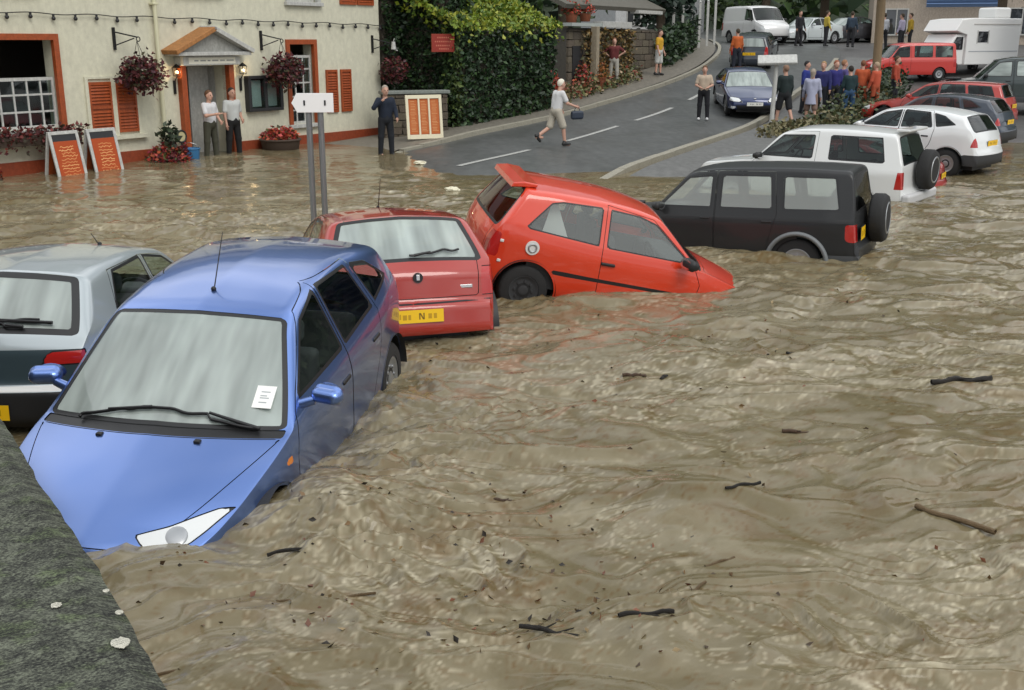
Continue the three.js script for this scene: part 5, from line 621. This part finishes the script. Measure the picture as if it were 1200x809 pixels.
const cap = (a, b, ra, rb) => { const dx = b[0] - a[0], dy = b[1] - a[1], dz = b[2] - a[2], L = dx * dx + dy * dy + dz * dz + 1e-9; return (x, y, z) => { const px = x - a[0], py = y - a[1], pz = z - a[2], t = clamp((px * dx + py * dy + pz * dz) / L); return Math.hypot(px - dx * t, py - dy * t, pz - dz * t) - lerp(ra, rb, t); }; };
const ell = (c, r) => (x, y, z) => { const k = Math.hypot((x - c[0]) / r[0], (y - c[1]) / r[1], (z - c[2]) / r[2]); return (k - 1) * Math.min(...r); };
const smin = (fs, k = .035) => (x, y, z) => { let d = 1e3; for (const f of fs) { const e = f(x, y, z), h = clamp(.5 + .5 * (d - e) / k); d = lerp(d, e, h) - k * h * (1 - h); } return d; };
const skinM = [std([.52, .30, .22], { roughness: .55 }), std([.45, .25, .18], { roughness: .55 })], eyeM = std([.02, .015, .012], { roughness: .2 });
const cloth = (c) => std(c, { roughness: .9, map: woodT });
function person(P, yaw, S, label, group) {
  const g = thing('person', label, 'person', P, R(yaw), group), sc = (S.h || 1.74) / 1.75; g.scale.setScalar(sc); const fine = S.fine ? .014 : .02;
  const legs = S.legs || [[3, 4, 4], [-3, 4, 2]], arms = S.arms || [[5, 12, 15, 6], [5, 12, 15, 6]], lean = R(S.lean || 0), J = {};
  const leg = (s, [a, o, b]) => { a = R(a); o = R(o); b = a - R(b); const hip = [s * .095, 0, 0], kn = [hip[0] + s * Math.sin(o) * .44, -Math.cos(a) * .44, Math.sin(a) * .44], an = [kn[0] + s * Math.sin(o) * .2, kn[1] - Math.cos(b) * .42, kn[2] + Math.sin(b) * .42]; return { hip, kn, an, b }; };
  const L = [leg(1, legs[0]), leg(-1, legs[1])], py = .075 - Math.min(L[0].an[1], L[1].an[1]); for (const l of L) for (const k of ['hip', 'kn', 'an']) l[k][1] += py;
  const up = (d, x = 0, z = 0) => [x, py + d * Math.cos(lean) - z * Math.sin(lean), d * Math.sin(lean) + z * Math.cos(lean)];
  const A = [1, -1].map((s, i) => { const [f, o, f2, o2] = arms[i].map(R), sh = up(.475, s * .185), d = (f, o) => [s * Math.sin(o), -Math.cos(o) * Math.cos(f), Math.cos(o) * Math.sin(f)], e = d(f + lean * .5, o), q = d(f2 + f + lean * .3, o2); const el = sh.map((v, k) => v + e[k] * .29), wr = el.map((v, k) => v + q[k] * .25), ha = wr.map((v, k) => v + q[k] * .075); return { sh, el, wr, ha, q }; });
  const hc = up(.70, 0, .03 + .02 * Math.sin(lean)), tilt = S.head || 0, W = S.wide || 1;
  const torso = (e) => [cap(up(.02), up(.2), .125 * W + e, .12 * W + e), ...[-1, 1].map(s => cap(up(.08, s * .05 * W), up(.4, s * .075 * W, .005), .105 * W + e, .115 * W + e)), cap(up(.44, -.14), up(.44, .14), .07 + e, .07 + e)];
  const face = (x, y, z) => [hc[0] + x, hc[1] + y, hc[2] + z];
  const body = smin([...torso(0), cap(up(.46), up(.6, 0, .015), .062, .055), ell(face(0, .025, -.005), [.078, .105, .098]), ell(face(0, -.055, .025), [.058, .068, .07]), ell(face(0, -.01, .1), [.016, .03, .028]), ...[-1, 1].map(s => ell(face(s * .078, -.005, -.005), [.014, .032, .02])), ...L.flatMap(l => [cap(l.hip, l.kn, .088, .058), cap(l.kn, l.an, .058, .04), cap([l.an[0], l.an[1] - .03, l.an[2] - .03], [l.an[0], l.an[1] - .045, l.an[2] + .14], .042, .034)]), ...A.flatMap(a => [cap(a.sh, a.el, .052, .041), cap(a.el, a.wr, .041, .028), cap(a.wr, a.ha, .026, .034)])], .03);
  const all = [...L.flatMap(l => [l.kn, l.an, l.hip]), ...A.flatMap(a => [a.el, a.wr, a.ha, a.sh]), hc, up(0)], lo = [0, 1, 2].map(k => Math.min(...all.map(p => p[k])) - .24), hi = [0, 1, 2].map(k => Math.max(...all.map(p => p[k])) + .24); lo[1] = -.06;
  const geos = [surfaceNet(body, lo, hi, fine)];
  A.forEach((a, i) => { const s = i ? -1 : 1, dir = new THREE.Vector3(...a.q), side = new THREE.Vector3(0, 0, 1).addScaledVector(dir, -dir.z).normalize(); if (side.length() < .1) side.set(1, 0, 0); for (let k = 0; k < 5; k++) { const off = k < 4 ? (k - 1.5) * .019 : .036, len = [.062, .074, .07, .052, .05][k], b = new THREE.Vector3(...a.ha).addScaledVector(side, off).addScaledVector(dir, k < 4 ? .018 : -.03), m = b.clone().addScaledVector(dir, len * .55).addScaledVector(side, k === 4 ? .02 : 0), e = m.clone().addScaledVector(dir, len * .4); e.x -= s * .018; geos.push(bar(b.toArray(), m.toArray(), .0095, .009, 6), bar(m.toArray(), e.toArray(), .009, .0075, 6)); } });
  const bd = obj('body', geos, skinM[S.skin || 0], g);
  if (S.fine) for (const s of [-1, 1]) obj('eye', tf(new THREE.SphereGeometry(.0115, 10, 8), hc[0] + s * .032, hc[1] + .012, hc[2] + .087), eyeM, g);
  // hair or cap
  const hr = S.hair || [.05, .035, .02]; if (!S.bald) { const hf = ell(face(0, .035, -.012), [.088, .112, .108]), long = S.long ? cap(face(0, .02, -.06), face(0, -.16, -.07), .085, .06) : () => 9; obj('hair', surfaceNet((x, y, z) => { const h = Math.max(smin([hf, long], .03)(x, y, z), -(y - hc[1] - .045) * .8 + (z - hc[2] - .02) * .9 - (S.long ? .02 : 0)); return h; }, [hc[0] - .15, hc[1] - .3, hc[2] - .22], [hc[0] + .15, hc[1] + .2, hc[2] + .2], .013), std(hr, { roughness: .8 }), g); }
  // top
  const sl = S.sleeve ?? 0; const slv = A.flatMap(a => sl === 2 ? [] : sl ? [cap(a.sh, a.el, .068, .056), cap(a.el, a.wr, .056, .045)] : [cap(a.sh, a.sh.map((v, k) => lerp(v, a.el[k], .72)), .068, .066)]); const hem = S.hem ?? .0, coat = S.coat ? [cap(up(.1), [0, py - S.coat, (L[0].kn[2] + L[1].kn[2]) * .25], .15, .2)] : []; const tr = smin([...torso(.02), ...slv, ...coat], .03); const topLim = up(.53)[1];
  obj(S.coat ? 'coat' : 'shirt', surfaceNet((x, y, z) => Math.max(tr(x, y, z), y - topLim - (Math.hypot(x, z) > .12 ? .05 : 0), (py + hem - (S.coat || 0)) - y - (Math.abs(x) > .2 ? 9 : 0) + (S.lean > 20 ? -9 : 0)), lo, hi, fine), cloth(S.top), g);
  // legs
  const bt = S.bottom || 'trousers', full = bt === 'trousers'; const tw = smin([cap(up(.1), up(.0), .125 * W + .018, .13 * W + .02), ...L.flatMap(l => full ? [cap(l.hip, l.kn, .105, .078), cap(l.kn, l.an, .078, .062)] : [cap(l.hip, l.hip.map((v, k) => lerp(v, l.kn[k], .92)), .108, .1)]), ...(bt === 'skirt' ? [cap(up(.02), [0, L[0].kn[1], L[0].kn[2] * .5 + L[1].kn[2] * .5], .15, .2)] : [])], .03), wl = up(.13)[1];
  obj(bt, surfaceNet((x, y, z) => Math.max(tw(x, y, z), y - wl, .05 - y), lo, hi, fine), cloth(S.pants), g);
  L.forEach(l => { const a = Math.max(-.9, Math.min(.9, -l.b * .8)); const sh = smin([cap([0, -.02, -.04], [0, -.045, .14], .052, .042), cap([0, 0, -.01], [0, .04, -.01], .05, .045)], .02); const s = obj('shoe', surfaceNet((x, y, z) => Math.max(sh(x, y, z), -.072 - y), [-.1, -.12, -.14], [.1, .12, .22], .016), std(S.shoe || [.02, .02, .02], { roughness: .5 }), g); s.position.set(...l.an); s.rotation.x = a; });
  if (S.bag) { const a = A[S.bag === 2 ? 1 : 0]; const b = thing('carrier_bag', S.bagLabel || 'dark carrier bag in the hand of the running person', 'bag', [0, 0, 0]); g.updateMatrixWorld(true); const w = new THREE.Vector3(a.ha[0], a.ha[1] - .3, a.ha[2]).applyMatrix4(g.matrixWorld); b.position.copy(w); b.rotation.y = R(yaw); obj('bag', box(-.07, .07, -.02, .2, -.18, .18, .06), std([.02, .03, .05], { roughness: .5 }), b); obj('handle', tf(new THREE.TorusGeometry(.08, .01, 6, 16, Math.PI), 0, .2, 0, 0, Math.PI / 2, 0), std([.02, .03, .05]), b); }
  return g;
}
const gp = (x, d, e = 0) => [x, G(x, -d) + e, -d];
person(innAt(-7.02, -.14, .32), 58 + 6, { fine: 1, h: 1.72, top: [.82, .82, .84], pants: [.075, .075, .05], hair: [.12, .06, .03], arms: [[8, 10, 50, -25], [25, 14, 75, -30]], wide: .98 }, 'person in white T-shirt and olive trousers standing in the inn doorway');
person(innAt(-6.32, -.14, .38), 58 - 8, { fine: 1, h: 1.76, skin: 1, top: [.66, .68, .66], pants: [.012, .012, .013], hair: [.03, .02, .015], sleeve: 0, arms: [[0, 10, 55, -20], [5, 12, 12, 4]] }, 'person in pale shirt and black trousers in the inn doorway');
person(gp(-3.2, 27.95, .07), 25, { fine: 1, h: 1.74, top: [.012, .02, .04], sleeve: 1, pants: [.015, .018, .025], hair: [.35, .3, .25], arms: [[15, 12, 35, -8], [40, 35, 105, -40]], shoe: [.03, .03, .03] }, 'person in dark navy clothes, hand at head, at the inn corner');
person(gp(1.15, 28.8, .08), 118, { fine: 1, h: 1.72, top: [.84, .84, .84], pants: [.6, .55, .45], bottom: 'shorts', hair: [.7, .66, .55], lean: 10, legs: [[-16, 4, 42], [20, 4, 14]], arms: [[-10, 14, 55, -5], [18, 12, 50, 0]], hem: -.1, bag: 2, shoe: [.02, .02, .02], bagLabel: 'dark bag carried by the person running across the road' }, 'person in white top and shorts running across the wet road');
person(gp(3.95, 43.4, .12), 0, { h: 1.72, top: [.16, .03, .03], pants: [.5, .48, .42], hair: [.2, .08, .04], arms: [[-15, 52, 25, -55], [-15, 52, 25, -55]] }, 'person in dark red vest, hands on hips, by the stone cottage');
person(gp(5.95, 45.4, .12), 60, { h: 1.76, top: [.75, .42, .03], pants: [.7, .7, .66], bottom: 'shorts', hair: [.04, .02, .015] }, 'person in yellow T-shirt and white shorts on the pavement');
person(gp(9.35, 46.6, .05), 200, { h: 1.72, top: [.62, .14, .03], sleeve: 1, pants: [.02, .025, .04] }, 'person in orange jacket beside the dark estate car');
person(gp(6.15, 35.6, .07), -10, { h: 1.68, top: [.62, .5, .38], pants: [.015, .015, .02], hair: [.12, .06, .03], shoe: [.6, .6, .6], arms: [[10, 16, 60, -35], [10, 16, 60, -35]], long: 1 }, 'person in cream top and black trousers beside the navy saloon');
person(gp(8.35, 34.0, .1), 200, { fine: 1, h: 1.8, top: [.016, .03, .03], sleeve: 1, pants: [.02, .022, .025], bottom: 'shorts', hair: [.25, .15, .1], wide: 1.1, legs: [[14, 4, 6], [-12, 4, 14]] }, 'person in dark green jacket and dark shorts behind the white topped post');
person(gp(9.2, 34.1, .1), 160, { h: 1.66, top: [.5, .52, .68], sleeve: 1, coat: .28, pants: [.3, .2, .16], bottom: 'shorts', hair: [.3, .25, .2], long: 1 }, 'person in long pale lilac coat at the edge of the shrub bed');
const crowd = [[9.75, 37, 60, [.03, .05, .3], 'royal blue jacket at the back of the crowd'], [10.1, 36.2, -30, [.03, .035, .16], 'navy top with fair hair in the crowd', [.35, .22, .1]], [10.55, 36.4, 20, [.03, .03, .2], 'navy top and red hair in the crowd', [.3, .1, .05]], [10.95, 36.9, 100, [.12, .1, .3], 'violet top facing the minibus', [.3, .15, .08]], [10.75, 35.4, 190, [.012, .04, .045], 'dark teal shirt and blue jeans', [.02, .015, .01], [.04, .1, .2]], [11.75, 37.4, 170, [.6, .12, .04], 'orange overalls beside the tree trunk', [.2, .08, .04], [.5, .1, .04]], [12.15, 37.2, -140, [.62, .11, .05], 'orange overalls right behind the slender tree', [.4, .3, .2], [.5, .1, .04]], [13.2, 38.4, 60, [.5, .08, .04], 'red top near the minibus door', [.1, .06, .03]]];
for (const [x, d, y, c, l, h, p] of crowd) person(gp(x, d, .1), y, { top: c, sleeve: 1, pants: p || [.02, .022, .03], hair: h || [.02, .018, .02], h: 1.64 + (x * 7 % 1) * .14 }, 'person in ' + l, 'people gathered by the shrub bed');
const farP = [[16.3, 58.5, [.72, .55, .08], 'yellow jacket near the far saloons'], [17.3, 57.5, [.05, .08, .12], 'dark blue coat near the far saloons'], [14.9, 58.5, [.02, .02, .025], 'black coat beside the silver grey saloon'], [18.3, 55.5, [.6, .62, .66], 'pale shirt beyond the slender tree'], [19.0, 55, [.55, .5, .66], 'pale lilac shirt beyond the red minibus'], [19.6, 55.5, [.62, .4, .04], 'mustard jacket beyond the red minibus']];
for (const [x, d, c, l] of farP) person(gp(x, d, .05), x * 50, { top: c, sleeve: 1, pants: [.03, .03, .035] }, 'person in ' + l, 'people far up the street');
// ------------------------------------------------------------ near wall, signs, motorhome, driftwood
{ // the wall the picture was taken over
  const w = thing('parapet_wall', 'dark gritty stone wall top in front of the blue car, spotted with pale lichen', 'wall'); const dx = -.681, dz = -1.016, l = Math.hypot(dx, dz), ux = dx / l, uz = dz / l; w.position.set(-.404, 2.02, -1.155); w.rotation.y = Math.atan2(uz, -ux);
  // local -x runs along the edge, local +z is away from the water
  const tx = dataTex(1024, (u, v) => { const a = .48 + .62 * tileN(u, v, 60, 3, .4) + .3 * tileN(u, v, 9, 4), m = sstep(.0, .5, tileN(u + .4, v, 5, 4)); const k = clamp(a * 1.1 + .12, .12, 1); return [k * lerp(.98, .92, m), k * lerp(1, 1, m), k * lerp(.92, .78, m)]; }); tx.repeat.set(1.3, 1.3);
  const bm = dataTex(1024, (u, v) => .5 + .4 * tileN(u, v, 110, 3, .4) + .3 * tileN(u, v, 16, 3), 1, false); bm.repeat.set(1.3, 1.3);
  const g = new THREE.PlaneGeometry(9, 2.2, 220, 60); g.rotateX(-Math.PI / 2); g.translate(-3.2, .35, 0); const p = g.attributes.position;
  for (let i = 0; i < p.count; i++) { const x = p.getX(i); let z = p.getZ(i) + 1.1; const e = clamp(z / .045); let y = -.02 * (1 - Math.sqrt(1 - (1 - e) ** 2)) + .006 * n2(x * 3, z * 3) + .003 * n2(x * 14, z * 14); z += (.004 * n2(x * 4, 3) + .0025 * n2(x * 19, 1)) * (1 - sstep(0, .1, z)); p.setXYZ(i, x, y - .0, z); } g.computeVertexNormals(); const u = g.attributes.uv; for (let i = 0; i < p.count; i++) u.setXY(i, p.getX(i), p.getZ(i));
  obj('coping', g, std([.16, .165, .145], { map: tx, bumpMap: bm, bumpScale: .006, roughness: .8 }), w);
  obj('core', box(-7.7, 1.3, -2.6, -.035, .035, 2.15), mStone[2], w); 
  const mLich = std([.58, .56, .47], { roughness: .95, bumpMap: bm, bumpScale: .01 });
  for (const [x, z, r] of [[.145, .032, .012], [.30, .08, .006], [.23, .012, .004], [.62, .25, .004], [.8, .42, .004], [.31, .01, .003]]) { const s = new THREE.Shape(); for (let k = 0; k <= 20; k++) { const a = k / 20 * 6.283, q = r * (1 + .25 * n2(Math.cos(a) * 1.5 + x * 9, Math.sin(a) * 1.5)); k ? s.lineTo(Math.cos(a) * q, Math.sin(a) * q * .8) : s.moveTo(q, 0); } const e = new THREE.ExtrudeGeometry(s, { depth: .001, bevelEnabled: true, bevelSize: .002, bevelThickness: .001, bevelSegments: 1 }); e.rotateX(-Math.PI / 2); const o = obj('lichen_patch', e, mLich, w); o.position.set(-x, .002 + .006 * n2(-x * 3, z * 3), z); }
}
{ // two-post finger sign standing in the flood
  const s = thing('direction_sign', 'white pointed sign board on two grey steel posts behind the dark red car', 'sign', [-2.72, -.6, -15.2], R(3)); const mSt = std([.34, .35, .35], { metalness: .6, roughness: .45, map: mottle });
  for (const x of [-.075, .085]) obj('post', bar([x, 0, 0], [x, 2.62, 0], .042, .042, 14), mSt, s);
  const sh = new THREE.Shape([[-.27, .125], [-.20, 0], [.29, 0], [.29, .25], [-.20, .25]].map(a => new THREE.Vector2(...a))); const b = obj('board', tf(new THREE.ExtrudeGeometry(sh, { depth: .012, bevelEnabled: true, bevelSize: .004, bevelThickness: .003, bevelSegments: 2 }), -.02, 2.44, .046), std([.86, .86, .84], { roughness: .45 }), s); for (const x of [-.12, .16]) obj('bolt', box(x - .012, x + .012, 2.53, 2.6, .063, .07, .006), mDark, b); obj('clip', [box(-.13, .14, 2.5, 2.53, .03, .045)], mSt, b); }
{ const s = thing('roadside_sign', 'white topped post standing in the shrub bed beside the navy saloon', 'sign', [7.75, G(7.75, -33) - .1, -33.0], R(-10)); obj('post', bar([0, 0, 0], [.06, 2.15, 0], .07, .06, 12), mWhite, s); obj('board', tf(box(-.52, .62, -.05, .05, -.22, .22, .03), .02, 2.2, 0, .55, 0, .03), mWhite, s); }
{ // motorhome
  const m = thing('motorhome', 'white motorhome with overcab bed and roof box, parked behind the cars', 'motorhome', [19.3, G(19.3, -47) - .05, -47], R(205)); m.scale.setScalar(.8); const mW = std([.78, .78, .76], { roughness: .4 });
  const prof = [[-2.0, .5], [-2.0, 2.7], [1.3, 2.7], [2.1, 2.62], [2.45, 2.15], [1.65, 1.95], [1.65, .5]]; const e = new THREE.ExtrudeGeometry(new THREE.Shape(prof.map(a => new THREE.Vector2(...a))), { depth: 2.1, bevelEnabled: true, bevelSize: .05, bevelThickness: .05, bevelSegments: 3 }); e.translate(0, 0, -1.05); obj('body', e, mW, m);
  const cab = new THREE.ExtrudeGeometry(new THREE.Shape([[1.7, .5], [3.1, .5], [3.1, 1.0], [2.75, 1.2], [2.25, 1.9], [1.7, 1.9]].map(a => new THREE.Vector2(...a))), { depth: 1.8, bevelEnabled: true, bevelSize: .05, bevelThickness: .05, bevelSegments: 3 }); cab.translate(0, 0, -.9); obj('cab', cab, mW, m);
  const dg = phy([.02, .022, .025], { roughness: .06, clearcoat: 1 }); for (const s of [-1, 1]) { obj('cab_window', (() => { const q = new THREE.ExtrudeGeometry(new THREE.Shape([[1.8, 1.2], [2.65, 1.2], [2.25, 1.82], [1.8, 1.82]].map(a => new THREE.Vector2(...a))), { depth: .02, bevelEnabled: false }); q.translate(0, 0, s * .96 - .01); return q; })(), dg, m); const w = obj('side_window', box(.25, .95, 1.55, 2.1, s * 1.1 - .02, s * 1.1 + .02, .02), dg, m); obj('window_frame', [box(.18, .25, 1.5, 2.15, s * 1.1 - .012, s * 1.1 + .012), box(.95, 1.02, 1.5, 2.15, s * 1.1 - .012, s * 1.1 + .012)], mWhite, w);  }
  obj('windscreen', tf(box(-.46, .46, -.01, .01, -.85, .85), 2.53, 1.56, 0, 0, 0, -.95), dg, m); obj('roof_box', box(-1.8, -.7, 2.75, 3.3, -.6, .6, .12), mW, m); obj('stripe', [box(-1.95, 1.5, 1.1, 1.14, -1.115, -1.102), box(-1.95, 1.5, 1.1, 1.14, 1.102, 1.115)], std([.4, .42, .45]), m); obj('trim_rail', [box(-2.02, 1.3, 2.42, 2.47, 1.1, 1.12), box(-2.02, 1.3, 2.42, 2.47, -1.12, -1.1)], std([.45, .43, .4]), m);
  for (const x of [2.35, -1.1]) for (const s of [-1, 1]) wheel(m, x, .33, s * .92, .33, .2, true); for (const s of [-1, 1]) { obj('headlight', box(3.08, 3.17, .72, .9, s * .7 - .15, s * .7 + .15, .03), mLens, m); obj('door_mirror', [box(2.35, 2.45, 1.25, 1.55, s * 1.12 - .05, s * 1.12 + .05, .03), bar([2.3, 1.35, s * .93], [2.4, 1.4, s * 1.1], .02)], mBlack, m); }
}
// ------------------------------------------------------------ what the flood carries
const mStick = [[.05, .035, .02], [.02, .016, .012], [.17, .11, .05], [.09, .05, .025]].map(c => std(c, { roughness: .6, bumpMap: grit, bumpScale: .01 }));
let stickN = 0;
function stick(x, d, len, ang, r, m, label, fork) { const t = thing('driftwood_stick', label, 'driftwood', [x, wave(x, -d) + r * .4, -d], R(ang), 'sticks floating in the flood'); const q = mulberry(500 + stickN++); const pts = []; for (let i = 0; i <= 5; i++) pts.push([(i / 5 - .5) * len, (q() - .5) * r * 1.2, (q() - .5) * len * .07]); const k = new THREE.CatmullRomCurve3(pts.map(p => new THREE.Vector3(...p))); const g = new THREE.TubeGeometry(k, 20, r, 7), P = g.attributes.position; for (let i = 0; i < P.count; i++) { const f = 1 + .25 * n3(P.getX(i) * 20, P.getY(i) * 20, P.getZ(i) * 20); P.setY(i, P.getY(i) * f); } obj('stem', g, mStick[m], t); for (let f = 0; f < fork; f++) { const a = pts[2 + f % 3]; obj('twig', bar(a, [a[0] + (.12 + q() * .15) * len, a[1] + r * .8, a[2] + (q() - .5) * .5 * len], r * .5, r * .25, 5), mStick[m], t); } return t; }
stick(3.72, 8.55, .52, 3, .022, 1, 'black waterlogged branch with twigs on open brown water', 3);
stick(2.62, 5.9, .48, -44, .017, 2, 'pale brown straight stick lying slantwise on the flood', 1);
stick(1.44, 6.27, .25, 18, .01, 1, 'short thin black stick on smooth brown water', 0);
stick(.66, 4.78, .28, 8, .012, 1, 'bent black twig near the wall side of the flood', 2);
stick(.18, 4.68, .3, -18, .012, 1, 'curved black twig beside a froth streak', 2);
stick(-1.18, 5.42, .32, 14, .01, 1, 'dark stick drifting near the blue car headlight', 1);
stick(-.05, 6.3, .16, -25, .012, 3, 'brown knobbly twig below the blue car door', 2);
stick(2.62, 9.55, .2, 0, .014, 1, 'short dark chip of wood ahead of the black branch', 1);
stick(2.1, 7.5, .22, -8, .014, 3, 'reddish bark strip in a froth streak', 1);
stick(1.05, 8.9, .2, -10, .016, 3, 'brown twig clump drifting off the bright red car nose', 3);
stick(1.3, 8.85, .12, 60, .016, 1, 'dark stub of wood beside the brown twig clump', 1);
stick(-.95, 5.0, .5, 10, .008, 2, 'long pale reed floating in the choppy water', 1);
stick(-1.6, 4.3, .45, 22, .008, 2, 'long pale reed stranded near the wall', 0);
stick(.95, 5.05, .22, 55, .008, 2, 'thin straw upright in the eddy', 1);
stick(1.15, 5.45, .22, 30, .008, 2, 'thin straw lying in the eddy', 0);
{ const m = foliage('floating_litter', null, 650, q => { const c = [[-.4, 6.1, .8], [-.7, 5.2, .9], [.5, 5.1, .6], [.8, 9.2, 1.6], [2.5, 6.2, 2], [.1, 4.7, 1], [-.6, 10.2, .8], [6, 18, 2], [2, 11.5, 2], [-1.0, 4.5, .8]][Math.floor(q() * 10)]; const a = q() * 6.283, rr = c[2] * Math.sqrt(q()), x = c[0] + Math.cos(a) * rr * 1.5, z = -c[1] + Math.sin(a) * rr * .8; return [x, wave(x, z) + .002, z]; }, .035, [[.05, .03, .015], [.14, .08, .03], [.02, .015, .01], [.25, .18, .09], [.16, .06, .03]], 201); m.userData.label = 'scattered leaves and bark crumbs floating on the brown water'; }
for (const [x, d, l] of [[-2.15, 25.6, 'pale plastic bag floating near the man at the inn corner'], [-1.15, 20.9, 'pale foam lump at the edge of the flooded road']]) { const b = thing('floating_bag', l, 'litter', [x, wave(x, -d) + .03, -d]); const g = new THREE.IcosahedronGeometry(.14, 3), p = g.attributes.position; for (let i = 0; i < p.count; i++) { const k = 1 + .3 * n3(p.getX(i) * 7, p.getY(i) * 7, p.getZ(i) * 7 + d); p.setXYZ(i, p.getX(i) * k, p.getY(i) * k * .35, p.getZ(i) * k * .7); } g.computeVertexNormals(); obj('bag', g, std([.7, .66, .5], { roughness: .6 }), b); }
renderer.render(scene, camera);
